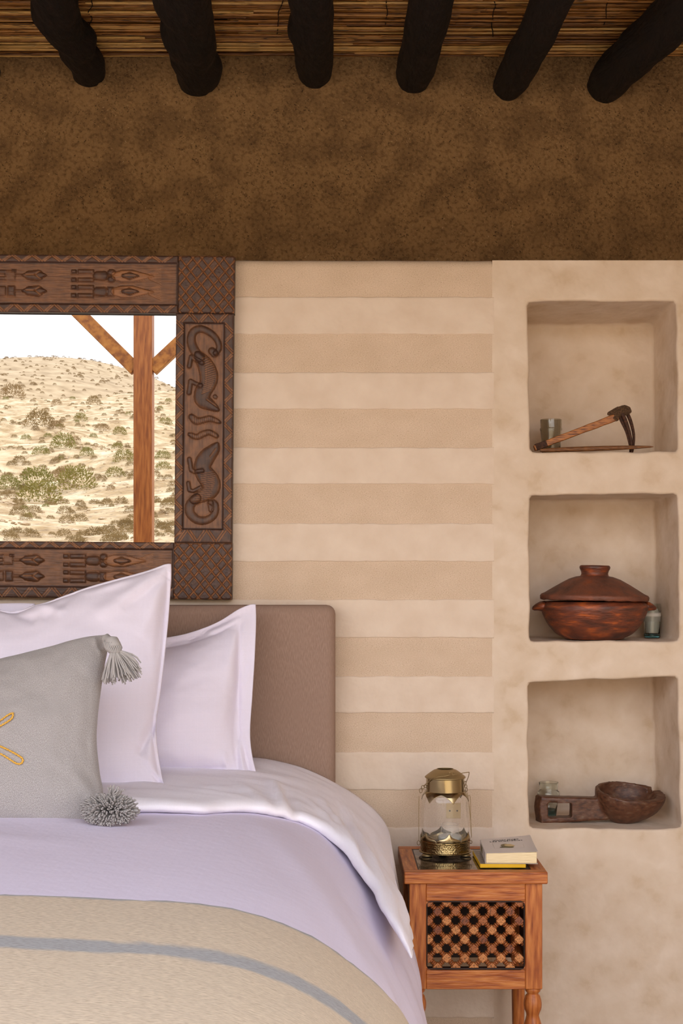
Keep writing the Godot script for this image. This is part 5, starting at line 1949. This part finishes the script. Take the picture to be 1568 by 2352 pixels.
# ------------------------------------------------------------------ lantern
func build_lantern() -> void:
	var lc := Vector3(0.2555, TABLE_Y - 0.006, 0.155)
	var t := thing("lantern", "brass and glass lantern with a wire handle, on the night stand left of the books", "lantern", lc)
	# foot and base, heights above the table
	var b: MB
	for k in 3:
		var a := TAU * k / 3 + 0.5
		b = MB.new()
		b.lathe([Vector2(0, 0.0062), Vector2(0.012, 0.0062), Vector2(0.013, 0.0075), Vector2(0.011, 0.010), Vector2(0.006, 0.013), Vector2(0, 0.013)], 16, Transform3D(Basis(), Vector3(cos(a) * 0.050, 0.0, sin(a) * 0.050)))
		put("foot", b.closed(), M.brass_dull, t)
	b = MB.new()
	b.lathe([Vector2(0, 0.012), Vector2(0.056, 0.012), Vector2(0.0600, 0.0125), Vector2(0.0604, 0.0135), Vector2(0.0596, 0.0145), Vector2(0.0562, 0.0155), Vector2(0.0562, 0.036), Vector2(0.0570, 0.037), Vector2(0.0566, 0.039), Vector2(0.0550, 0.039), Vector2(0.0545, 0.018), Vector2(0, 0.018)], 64)
	put("base_ring", b.closed(), M.brass_hammered, t)
	var gp := [Vector2(0.0535, 0.020), Vector2(0.0540, 0.030), Vector2(0.0542, 0.10), Vector2(0.0540, 0.118), Vector2(0.0530, 0.130), Vector2(0.0505, 0.140), Vector2(0.0465, 0.147), Vector2(0.0430, 0.151), Vector2(0.0425, 0.156)]
	b = MB.new()
	b.lathe(gp, 64)
	put("glass_body", b.facing(Vector3.UP), M.lantern_glass, t)
	# petals up from the base, scallops down from the collar
	b = MB.new()
	for k in 6:
		var s := b.v.size()
		for j in 13:
			for i in 25:
				var u := lerpf(-1.0, 1.0, i / 24.0)
				var a := -PI / 2 + deg_to_rad(-5.0 + 60.0 * k + 30.0 * u)
				var hgt := 0.0045 + 0.0165 * pow(1.0 - absf(u), 0.62) * (1.0 - 0.25 * sin(absf(u) * PI)) + 0.0035 * pow(maxf(0.0, 1.0 - absf(u) * 5.0), 1.0)
				var y := lerpf(0.036, 0.036 + hgt, j / 12.0)
				var r := 0.0560 + 0.0022 * sin(PI * j / 12.0) * (1.0 - u * u)
				b.add(Vector3(-cos(a) * r, y, -sin(a) * r))
		b.weave(s, 13, 25)
	put("lower_petals", shell(b, 0.0006), M.brass, t)
	b = MB.new()
	for k in 6:
		var s := b.v.size()
		for j in 11:
			for i in 25:
				var u := lerpf(-1.0, 1.0, i / 24.0)
				var a := -PI / 2 + deg_to_rad(-15.0 + 60.0 * k + 30.0 * u)
				var drop := 0.0045 + 0.0165 * pow(absf(u), 1.6) * 0.0 + 0.0170 * pow(1.0 - absf(u), 1.5) + 0.002 * (1.0 - smoothstep(0.0, 0.3, absf(u)))
				var y := lerpf(0.150, 0.150 - drop, j / 10.0)
				b.add(Vector3(-cos(a), 0, -sin(a)) * (radius_at(gp, y) + 0.0012) + Vector3(0, y, 0))
		b.weave(s, 11, 25)
	put("upper_petals", shell(b, 0.0006), M.brass, t)
	b = MB.new()
	b.lathe([Vector2(0.0425, 0.149), Vector2(0.0440, 0.149), Vector2(0.0447, 0.150), Vector2(0.0440, 0.152), Vector2(0.0436, 0.179), Vector2(0.0425, 0.180)], 64)
	put("collar", shell(b, 0.0006), M.brass, t)
	b = MB.new()
	b.lathe([Vector2(0.0415, 0.1785), Vector2(0.0440, 0.1790), Vector2(0.0462, 0.1800), Vector2(0.0466, 0.1815), Vector2(0.0455, 0.1830), Vector2(0.041, 0.1865), Vector2(0.033, 0.1925), Vector2(0.026, 0.1970), Vector2(0.0195, 0.1990), Vector2(0.0188, 0.2000), Vector2(0.0180, 0.1995), Vector2(0.0178, 0.1975), Vector2(0.025, 0.1950), Vector2(0.040, 0.1850), Vector2(0.0415, 0.1785)], 64)
	put("lid", b.closed(), M.brass_dull, t)
	# bail, side wires, rings
	var L := func(x: float, y: float, z: float) -> Vector3: return P(x, y, z - 0.05) - lc
	b = MB.new()
	var w := []
	for q: Array in [[974, 1806, .215], [977, 1801, .218], [984, 1797, .225], [990, 1789, .24], [1000, 1786, .25], [1018, 1783, .253], [1031, 1780.5, .253], [1033, 1778, .254], [1031.5, 1775, .255], [1034, 1773, .255], [1040, 1773.2, .255], [1041, 1775.5, .254], [1039, 1778.5, .253], [1042, 1779.5, .253], [1055, 1777, .247], [1074, 1773.8, .235], [1077, 1775, .23], [1075, 1785, .222], [1070, 1797, .215], [1069, 1801, .21]]:
		w.append(L.call(q[0], q[1], q[2]))
	b.tube(smooth(w, 4), [0.0009], 6)
	put("handle", b.closed(), M.brass_dull, t, Vector3.ZERO, "thin wire carrying handle folded over the lid")
	b = MB.new()
	for g: Array in [[[962, 1828, .205], [961.5, 1860, .205], [961.5, 1900, .205], [962, 1932, .205]], [[1074, 1829, .205], [1079.5, 1830, .205], [1080.5, 1870, .205], [1081, 1900, .205], [1082.5, 1924, .205]], [[1073, 1820, .20], [1077, 1850, .20], [1081, 1890, .20], [1082.5, 1920, .20]]]:
		w = []
		for q: Array in g: w.append(L.call(q[0], q[1], q[2]))
		b = MB.new()
		b.tube(smooth(w, 4), [0.0007], 6)
		put("guard_wire", b.closed(), M.brass_dull, t)
	for g: Array in [[966, 1816, 3.5, 5.0], [971, 1808, 3.5, 4.0], [976, 1806, 3.0, 3.0], [1068, 1799, 2.0, 5.0], [1069.5, 1806, 2.5, 4.0], [1071, 1814, 2.2, 4.5], [961, 1936, 3.5, 5.0], [967, 1933, 3.0, 2.5], [1081, 1934, 2.5, 3.5]]:
		b = MB.new()
		w = []
		for i in 15:
			var a := TAU * i / 14.0
			w.append(L.call(g[0] + cos(a) * g[2], g[1] + sin(a) * g[3], 0.205 + 0.003 * sin(a * 2.0)))
		b.tube(w, [0.0008], 6)
		put("ring", b.closed(), M.brass_dull, t)
	# small door plate at the back of the glass
	var plate := put("latch_plate", rbox_mesh(Vector3(0.034, 0.036, 0.0012), 0.0004), M.brass_dull, t, L.call(1041, 1862, 0.149))
	b = MB.new()
	for i in 17:
		var a := PI * i / 16.0
		for zz in [0.0, 0.0014]: b.add(Vector3(cos(a) * 0.013, -0.006 + sin(a) * 0.014, zz))
	for zz in [0.0, 0.0014]: b.add(Vector3(0, -0.018, zz))
	for i in 16:
		b.quad(i * 2, i * 2 + 1, i * 2 + 3, i * 2 + 2)
		b.tri(34, i * 2, i * 2 + 2)
		b.tri(35, i * 2 + 3, i * 2 + 1)
	put("arch", b.facets(), M.brass_dull, plate)
	for sx in [-0.0085, 0.0085]:
		b = MB.new()
		b.lathe([Vector2(0, 0), Vector2(0.002, 0), Vector2(0.002, 0.001), Vector2(0, 0.0012)], 12, Transform3D(Basis(Vector3.RIGHT, PI / 2), Vector3(sx, 0.0, 0.0014)))
		put("rivet", b.closed(), M.wick, plate)
	# candle in its own glass inside
	var cpos: Vector3 = L.call(1033, 1936, 0.205)
	cpos.y = 0.0185
	var vt := thing("votive", "small candle glass half full of pale wax, standing inside the brass lantern", "candle", lc + cpos)
	b = MB.new()
	b.lathe([Vector2(0.0, 0.001), Vector2(0.018, 0.001), Vector2(0.0205, 0.004), Vector2(0.0235, 0.012), Vector2(0.0275, 0.021), Vector2(0.0280, 0.026), Vector2(0.0255, 0.031), Vector2(0.0215, 0.034), Vector2(0.0205, 0.038), Vector2(0.0205, 0.052), Vector2(0.0215, 0.054), Vector2(0.0205, 0.0555), Vector2(0.0198, 0.054)], 48)
	put("glass_cup", b.closed(), M.clear_glass, vt)
	b = MB.new()
	b.lathe([Vector2(0.0, 0.003), Vector2(0.017, 0.003), Vector2(0.0195, 0.006), Vector2(0.0225, 0.013), Vector2(0.0262, 0.021), Vector2(0.0265, 0.026), Vector2(0.024, 0.030), Vector2(0.0, 0.030)], 40)
	put("wax", b.closed(), M.wax_grey, vt)
	b = MB.new()
	b.tube([Vector3(0, 0.029, 0), Vector3(0.0006, 0.034, 0), Vector3(0.001, 0.038, 0)], [0.0006], 6)
	put("wick", b.closed(), M.wick, vt)


func radius_at(pr: Array, y: float) -> float:
	for i in pr.size() - 1:
		if y <= pr[i + 1].y: return lerpf(pr[i].x, pr[i + 1].x, clampf((y - pr[i].y) / (pr[i + 1].y - pr[i].y), 0.0, 1.0))
	return pr[-1].x


# gives an open sheet a thickness, pushing its copy in towards the y axis
func shell(b: MB, th: float) -> ArrayMesh:
	var n := b.v.size()
	var k := b.idx.size()
	for i in n:
		var p := b.v[i]
		var r := Vector3(p.x, 0, p.z).normalized() * th
		b.add(p - r)
	var edges := {}
	for i in range(0, k, 3):
		for e in 3:
			var a := b.idx[i + e]
			var c := b.idx[i + (e + 1) % 3]
			if edges.has(Vector2i(c, a)): edges.erase(Vector2i(c, a))
			else: edges[Vector2i(a, c)] = true
	for i in range(0, k, 3):
		b.tri(b.idx[i] + n, b.idx[i + 2] + n, b.idx[i + 1] + n)
	for e: Vector2i in edges:
		b.quad(e.x, e.x + n, e.y + n, e.y)
	return b.closed()


# ------------------------------------------------------------------ books
func lettering(text: String, size: float, bold := true) -> TextMesh:
	var tm := TextMesh.new()
	var f := SystemFont.new()
	f.font_names = PackedStringArray(["Droid Sans"])
	f.font_weight = 700 if bold else 400
	tm.font = f
	tm.text = text
	tm.font_size = 48
	tm.pixel_size = size / 48.0
	tm.depth = 0.0003
	tm.curve_step = 2.0
	return tm


func build_books() -> void:
	var yb := thing("book", "thin yellow book with a dark patterned cover, lying under the white paperback", "book", Vector3(0.3675, TABLE_Y, 0.2415))
	yb.rotation.y = 0.01
	put("pages", rbox_mesh(Vector3(0.096, 0.0070, 0.149), 0.0004), M.pages, yb, Vector3(-0.0005, 0.0050, -0.001))
	put("front_cover", rbox_mesh(Vector3(0.099, 0.0008, 0.153), 0.0003), M.cover_grey, yb, Vector3(0, 0.0091, 0), "dark patterned cover")
	put("back_cover", rbox_mesh(Vector3(0.099, 0.0008, 0.153), 0.0003), M.cover_yellow, yb, Vector3(0, 0.0009, 0))
	put("page_edge", rbox_mesh(Vector3(0.0985, 0.0078, 0.0012), 0.0005), M.cover_yellow, yb, Vector3(0, 0.0050, 0.0762), "bright yellow edge")
	put("spine", rbox_mesh(Vector3(0.0012, 0.0090, 0.153), 0.0005), M.cover_yellow, yb, Vector3(-0.0493, 0.0050, 0))
	var t := thing("book", "thick white paperback with cream pages, on top of the yellow book by the lantern", "book", Vector3(0.389, TABLE_Y + 0.0097, 0.2395))
	t.rotation.y = -0.035
	var w := 0.112
	var l := 0.163
	var h := 0.0225
	var lift := func(p: Vector3) -> float:
		var u := clampf(p.x / w + 0.5, 0, 1)
		var v := clampf(0.5 - p.z / l, 0, 1)
		return 0.0035 * u + 0.0065 * u * v * v
	var b := MB.new()
	b.rbox(Vector3(w - 0.002, h - 0.0012, l - 0.003), 0.002, Transform3D(Basis(), Vector3(0.0, h / 2, 0)), Color.WHITE, true, 8)
	for i in b.v.size(): b.v[i].y += lift.call(b.v[i]) * clampf(b.v[i].y / h, 0, 1)
	put("pages", b.mesh(), M.pages, t, Vector3.ZERO, "cream page block")
	b = MB.new()
	b.rbox(Vector3(w + 0.001, 0.0006, l), 0.00025, Transform3D(Basis(), Vector3(0.0005, h + 0.0001, 0)), Color.WHITE, false, 10)
	for i in b.v.size(): b.v[i].y += lift.call(b.v[i]) + 0.0012 * pow(clampf(b.v[i].x / w + 0.5, 0, 1), 6.0)
	put("front_cover", b.mesh(), M.cover_white, t)
	put("back_cover", rbox_mesh(Vector3(w + 0.001, 0.0006, l), 0.00025), M.cover_white, t, Vector3(0.0005, 0.0002, 0))
	put("spine", rbox_mesh(Vector3(0.0012, h, l), 0.0006), M.cover_white, t, Vector3(-w / 2 - 0.0002, h / 2, 0))
	put("spine_print", rbox_mesh(Vector3(0.0004, h * 0.6, 0.05), 0.0001), M.print_olive, t, Vector3(-w / 2 - 0.0009, h / 2, -0.03))
	var place := func(m: Mesh, mt: Material, n: String, x: float, z: float) -> void:
		var e := 0.004
		var y0: float = lift.call(Vector3(x, 0, z))
		var ux := Vector3(e, lift.call(Vector3(x + e, 0, z)) - y0, 0).normalized()
		var uy := Vector3(0, lift.call(Vector3(x, 0, z - e)) - y0, -e).normalized()
		var o := put(n, m, mt, t)
		o.transform = Transform3D(Basis(ux, uy, ux.cross(uy).normalized()), Vector3(x, h + 0.0007 + y0, z))
	place.call(lettering("Victor Hugo", 0.0105), M.ink, "title_print", -0.001, -0.056)
	place.call(lettering("Les Misérables", 0.0105), M.ink, "title_print", -0.001, -0.043)
	# a thin frame with a plain sketch inside
	var fb := MB.new()
	for s: Array in [[0, 0.029, 0.066, 0.0005], [0, -0.029, 0.066, 0.0005], [0.033, 0, 0.0005, 0.058], [-0.033, 0, 0.0005, 0.058]]:
		fb.rbox(Vector3(s[2], s[3], 0.0003), 0.0001, Transform3D(Basis(), Vector3(s[0], s[1], 0)))
	place.call(fb.mesh(), M.print_grey, "picture_frame_print", 0.0, 0.003)
	for s: Array in [[0.017, 0.020, "print_olive", 0.0, 0.0, 0.0002], [0.012, 0.014, "print_cream", 0.003, -0.001, 0.0004], [0.021, 0.006, "print_olive", 0.0, 0.020, 0.0003]]:
		var eb := MB.new()
		eb.lathe([Vector2(0, 0), Vector2(1, 0), Vector2(1, 1), Vector2(0, 1)], 24, Transform3D(Basis.from_scale(Vector3(s[0], s[5], s[1])), Vector3.ZERO))
		put("picture_print", eb.closed(), M[s[2]], t, Vector3(s[3], h + 0.0005 + lift.call(Vector3(s[3], 0, 0.004 + s[4])), 0.004 + s[4]))


# ------------------------------------------------------------------ things in the niches
func build_niche_things() -> void:
	var f1 := E - (1038 - VY) / 960.0 + 0.001
	var f2 := E - (1472.5 - VY) / 960.0 + 0.001
	var f3 := E - (1903.5 - VY) / 960.0 + 0.001
	var up := Vector3.UP
	# upper niche: smoky tumbler, hand rake, stick
	var gx := P(1265, 1000, -0.14).x
	var g := thing("tumbler", "smoky glass tumbler with a ridged waist, behind the rake handle in the upper niche", "glass", Vector3(gx, f1, -0.14))
	var b := MB.new()
	b.lathe([Vector2(0, 0.0), Vector2(0.0215, 0.0), Vector2(0.0225, 0.003), Vector2(0.0245, 0.045), Vector2(0.0262, 0.064), Vector2(0.0275, 0.066), Vector2(0.0275, 0.069), Vector2(0.0262, 0.072), Vector2(0.0266, 0.0915), Vector2(0.0260, 0.092), Vector2(0.0246, 0.0915), Vector2(0.0243, 0.072), Vector2(0.0232, 0.045), Vector2(0.0208, 0.007), Vector2(0, 0.006)], 48)
	put("glass_cup", b.closed(), M.smoke_glass, g)
	var hz := -0.045
	var rk := thing("hand_rake", "short wooden-handled hand rake with three curved iron tines in the upper niche", "rake")
	var a0 := P(1226, 1029.5, hz)
	var a1 := P(1418, 957, hz)
	var dir := (a1 - a0).normalized()
	var hb := MB.new()
	var l := a0.distance_to(a1)
	hb.rbox(Vector3(l, 0.0152, 0.017), 0.0025, Transform3D(), Color.WHITE, true, 12)
	var wn := noise(71, 9.0, 3)
	for i in hb.v.size():
		var p := hb.v[i]
		var u := p.x / l + 0.5
		hb.v[i].y = p.y * lerpf(0.95, 1.18, u) + 0.0012 * wn.get_noise_2d(p.x * 4.0, signf(p.y) * 3.0)
	var o := put("handle", hb.mesh(), M.handle_wood, rk, Vector3.ZERO, "pale worn wooden handle")
	o.transform = Transform3D(Basis(dir, Vector3(0, 0, 1).cross(dir).normalized(), Vector3(0, 0, 1)), (a0 + a1) / 2)
	o = put("ferrule", rbox_mesh(Vector3(0.030, 0.0168, 0.0188), 0.003, true), M.iron, rk)
	o.transform = Transform3D(Basis(dir, Vector3(0, 0, 1).cross(dir).normalized(), Vector3(0, 0, 1)), a0 + dir * 0.018)
	var hn := noise(72, 60.0, 3)
	var hc := [P(1399, 950, hz), P(1415, 946, hz), P(1432, 942, hz), P(1440, 944, hz), P(1413, 960, hz + 0.004), P(1434, 936, hz)]
	var ff := func(p: Vector3) -> float:
		var d := 1e9
		d = capsule_distance(p, hc[0], hc[2], 0.006, 0.0125)
		d = smin(d, capsule_distance(p, hc[2], hc[3], 0.0115, 0.009), 0.006)
		d = smin(d, capsule_distance(p, hc[1], hc[4], 0.007, 0.008), 0.005)
		d = smin(d, p.distance_to(hc[5]) - 0.004, 0.004)
		return d + 0.0032 * hn.get_noise_3dv(p)
	var lo := P(1388, 975, hz)
	var hi := P(1452, 928, hz)
	put("binding", field_mesh(lo - Vector3(0, 0, 0.022), hi + Vector3(0, 0, 0.022), 0.0019, ff).closed(), M.binding, rk, Vector3.ZERO, "rough dark binding that holds the tines")
	for tn: Array in [[[1420, 950, -0.05], [1428, 968, -0.048], [1438, 990, -0.047], [1444, 1012, -0.046], [1447, 1030, -0.046], [1446, 1043, -0.046]], [[1428, 948, -0.04], [1436, 966, -0.040], [1444, 990, -0.038], [1449, 1012, -0.038], [1450.5, 1030, -0.038], [1449, 1043, -0.038]], [[1438, 946, -0.056], [1447, 966, -0.054], [1453, 988, -0.052], [1455, 1006, -0.052], [1454, 1026, -0.052], [1451, 1042, -0.052]]]:
		var pts := []
		for q: Array in tn: pts.append(P(q[0], q[1], q[2]))
		b = MB.new()
		b.tube(smooth(pts, 5), taper(0.0050, 0.0022, 26), 9)
		put("tine", b.closed(), M.iron, rk)
	b = MB.new()
	var sp := []
	var sr := []
	for k in 31:
		var u := k / 30.0
		sp.append(P(lerpf(1240, 1500, u), lerpf(1034.5, 1026.0, u), -0.022))
		sr.append(0.0062 * pow(sin(PI * clampf(0.16 + u * 0.80, 0.0, 1.0)), 0.6) if u > 0.02 else 0.0035)
	sr[30] = 0.0008
	b.tube(sp, sr, 14)
	o = put("stick", b.closed(), M.stick_wood, self)
	tag(o, "smooth pointed wooden stick lying at the front of the upper niche", "stick")

	# middle niche: lidded clay pot, candle jar
	var pz := -0.098
	var pc := P(1364, 1400, pz)
	var pot := thing("clay_pot", "wide brown clay cooking pot with a domed lid, in the middle niche", "pot", Vector3(pc.x, f2, pz))
	var sc := (D - pz) / F
	var bowl := [Vector2(0, 0), Vector2(60, 0), Vector2(68, 3), Vector2(86, 12), Vector2(100, 26), Vector2(111, 44), Vector2(118, 60), Vector2(121, 70), Vector2(119.5, 78), Vector2(114, 84), Vector2(109, 86.5), Vector2(106, 86), Vector2(108, 80), Vector2(104, 60), Vector2(80, 16), Vector2(0, 10)]
	var pr := []
	for q: Vector2 in bowl: pr.append(q * sc)
	b = MB.new()
	b.lathe(smooth(pr, 3), 72)
	var cn := noise(81, 14.0, 3)
	for i in b.v.size(): b.v[i] += Vector3(b.v[i].x, 0, b.v[i].z) * 0.012 * cn.get_noise_3dv(b.v[i] * 1.5)
	put("bowl", b.closed(), M.clay, pot, Vector3.ZERO, "reddish glazed bowl darkened by fire")
	for s in [-1.0, 1.0]:
		b = MB.new()
		b.tube([Vector3(s * 112, 76, 0) * sc, Vector3(s * 122, 75, 0) * sc, Vector3(s * 132, 73, 0) * sc, Vector3(s * 139, 70, 0) * sc, Vector3(s * 142, 69, 0) * sc], [0.013, 0.0125, 0.0085, 0.0055, 0.002], 14)
		for i in b.v.size(): b.v[i].z *= 2.0
		put("lug_handle", b.closed(), M.clay, pot)
	var lid := Node3D.new()
	lid.name = "lid"
	pot.add_child(lid)
	lid.position = Vector3(0, 88.5 * sc, 0)
	lid.rotation.z = -0.022
	var lp := [Vector2(112, 2), Vector2(119, 0), Vector2(123, 2), Vector2(123.5, 9), Vector2(121, 13), Vector2(112, 17), Vector2(96, 27), Vector2(78, 38), Vector2(58, 49), Vector2(42, 54.5), Vector2(33, 56), Vector2(30, 56.5), Vector2(0, 57)]
	pr = []
	for q: Vector2 in lp: pr.append(q * sc)
	pr.append(Vector2(0, 50 * sc))
	pr.append(Vector2(60 * sc, 38 * sc))
	pr.append(Vector2(112 * sc, 2 * sc))
	b = MB.new()
	b.lathe(pr, 72)
	for i in b.v.size():
		b.v[i] += Vector3(b.v[i].x, 0, b.v[i].z) * 0.010 * cn.get_noise_3dv(b.v[i] * 2.0 + up)
		if b.v[i].y < 0.004: b.v[i].y += 0.002 * cn.get_noise_3dv(b.v[i] * 9.0)
	put("lid_dome", b.closed(), M.clay_lid, lid)
	pr = []
	for q: Vector2 in [Vector2(0, 50), Vector2(33, 52), Vector2(31.5, 58), Vector2(30.5, 62), Vector2(32, 68), Vector2(34.5, 73), Vector2(35, 77), Vector2(33, 80), Vector2(30, 80.5), Vector2(26, 78), Vector2(0, 72)]: pr.append(q * sc)
	b = MB.new()
	b.lathe(smooth(pr, 3), 48)
	put("knob", b.closed(), M.clay, lid)
	# scratched star of a few strokes on the lid
	b = MB.new()
	for q: Array in [[1378, 1345, 1377, 1370], [1379, 1347, 1368, 1362], [1380, 1347, 1388, 1362], [1377, 1352, 1360, 1368], [1382, 1354, 1397, 1366], [1372, 1344, 1386, 1346]]:
		var pts := []
		for k in 6:
			var u := k / 5.0
			var px := lerpf(q[0], q[2], u)
			var py := lerpf(q[1], q[3], u)
			# height of the dome there
			var yy: float = E - (py - VY) * (D - 0.0) / F
			var best := Vector3.ZERO
			for n in 40:
				var z := pz + 0.12 - n * 0.003
				var p := P(px, py, z)
				var rr := Vector2(p.x - pc.x, z - pz).length()
				var dome := f2 + (88.5 + 57.0) * sc - 0.0
				for m in lp.size() - 1:
					if rr <= lp[m].x * sc and rr >= lp[m + 1].x * sc:
						dome = f2 + 88.5 * sc + lerpf(lp[m].y, lp[m + 1].y, (lp[m].x * sc - rr) / maxf((lp[m].x - lp[m + 1].x) * sc, 1e-6)) * sc
				if p.y <= dome:
					best = p
					break
				best = p
			pts.append(best - pot.position - lid.position)
		b.tube(pts, [0.0006, 0.0009, 0.0009, 0.0006], 5)
	put("scratched_star", b.closed(), M.clay, lid)
	var jar := thing("candle_jar", "small glass candle jar with white wax, squeezed behind the right end of the clay pot", "candle", Vector3(P(1497, 1400, -0.175).x, f2, -0.175))
	b = MB.new()
	b.lathe([Vector2(0, 0), Vector2(0.0185, 0), Vector2(0.0200, 0.003), Vector2(0.0195, 0.012), Vector2(0.0210, 0.045), Vector2(0.0220, 0.056), Vector2(0.0205, 0.062), Vector2(0.0205, 0.086), Vector2(0.0195, 0.086), Vector2(0.0195, 0.062), Vector2(0.0175, 0.010), Vector2(0, 0.008)], 40)
	put("glass_cup", b.closed(), M.solid_glass, jar)
	b = MB.new()
	b.lathe([Vector2(0, 0.010), Vector2(0.0165, 0.012), Vector2(0.0190, 0.045), Vector2(0.0225, 0.056), Vector2(0.0215, 0.062), Vector2(0.0165, 0.066), Vector2(0.0150, 0.072), Vector2(0.010, 0.073), Vector2(0, 0.072)], 40)
	put("wax", b.closed(), M.wax, jar)
	b = MB.new()
	b.lathe([Vector2(0, 0.0005), Vector2(0.0190, 0.0005), Vector2(0.0203, 0.004), Vector2(0.0200, 0.009), Vector2(0, 0.009)], 40)
	put("glass_base", b.closed(), M.teal_glass, jar)

	# lower niche: carved scoop, clear glass vase
	var cz := -0.088
	var s3 := F / (D - cz)
	var bx := P(1441, 1800, cz)
	bx.y = f3 + 0.073
	var h0 := P(1228, 1860, cz)
	var sn := noise(91, 22.0, 3)
	var cl := P(1311, 1861, cz)
	cl.y = f3 + 0.0325
	var inner := Vector3(0.070, 0.062, 0.063)
	var outer := Vector3(0.0790, 0.0735, 0.0715)
	var tilt := Vector3(0.09, 1.0, 0.20).normalized()
	var fs := func(p: Vector3) -> float:
		var q := p - bx
		# flatten the bowl's underside and pull its right side out to a lip
		var ql := q
		ql.x -= 0.010 * smoothstep(0.0, 0.08, q.x) * (1.0 + 12.0 * clampf(q.y + 0.05, -0.05, 0.03))
		ql.y *= 1.0 - 0.10 * smoothstep(0.03, -0.03, q.x)
		var e := ((ql / outer).length() - 1.0) * 0.0715
		e = maxf(e, -(p.y - f3))
		var hq := p - cl
		var wob := 0.0035 * sin(hq.x * 26.0)
		var th := lerpf(1.06, 0.80, clampf((hq.x + 0.085) / 0.17, 0.0, 1.0))
		var hd := box_distance(Vector3(hq.x, (hq.y - wob * 0.3) / th, hq.z), Vector3(0.089, 0.0325, 0.0185), 0.005)
		# the left end is cut to a blunt wedge
		hd = maxf(hd, (hq - Vector3(-0.086, 0.006, 0)).dot(Vector3(-0.95, 0.22 if hq.y > 0.006 else -0.16, 0.25)))
		var d := smin(e, hd, 0.006)
		var rim := (q - Vector3(0, 0.003, 0)).dot(tilt)
		if hq.x > 0.06: d = maxf(d, rim)
		var ie := (((q - Vector3(0.001, 0.006, 0)) / inner).length() - 1.0) * 0.062
		d = maxf(d, -ie)
		# window cut through the handle
		var wq := p - Vector3(P(1283, 1862, cz).x, cl.y - 0.001, cz)
		d = maxf(d, -box_distance(wq, Vector3(0.0285, 0.0180, 0.06), 0.003))
		# notch in the far right of the rim
		d = maxf(d, -capsule_distance(p, bx + Vector3(0.058, 0.0, -0.030), bx + Vector3(0.10, 0.004, -0.052), 0.008, 0.013))
		return d + 0.0009 * sn.get_noise_3dv(p)
	o = put("wooden_scoop", field_mesh(Vector3(h0.x - 0.012, f3 - 0.003, cz - 0.082), Vector3(bx.x + 0.095, f3 + 0.105, cz + 0.082), 0.0030, fs).closed(), M.scoop_wood, self)
	tag(o, "dark carved wooden scoop with a square-holed handle, in the lower niche", "scoop")
	var vz := -0.170
	var vs := thing("glass_vase", "small clear glass vase with a bluish base, behind the scoop handle in the lower niche", "vase", Vector3(P(1259.5, 1800, vz).x, f3, vz))
	b = MB.new()
	b.lathe([Vector2(0, 0), Vector2(0.0175, 0), Vector2(0.0190, 0.0015), Vector2(0.0205, 0.0150), Vector2(0.0235, 0.0375), Vector2(0.0285, 0.0570), Vector2(0.0275, 0.0622), Vector2(0.0232, 0.0653), Vector2(0.0228, 0.0705), Vector2(0.0245, 0.0859), Vector2(0.0240, 0.0866), Vector2(0.0232, 0.0859), Vector2(0.0215, 0.0675), Vector2(0.0265, 0.0600), Vector2(0.0270, 0.0570), Vector2(0.0222, 0.0375), Vector2(0.0185, 0.0075), Vector2(0, 0.008)], 48)
	put("glass_cup", b.closed(), M.solid_glass, vs)
	b = MB.new()
	b.lathe([Vector2(0, 0.0005), Vector2(0.0170, 0.0004), Vector2(0.0186, 0.0023), Vector2(0.0195, 0.0120), Vector2(0.0185, 0.0165), Vector2(0, 0.010)], 40)
	put("glass_base", b.closed(), M.teal_glass, vs)


func taper(a: float, b: float, n: int) -> Array:
	var o := []
	for i in n: o.append(lerpf(a, b, i / (n - 1.0)))
	return o
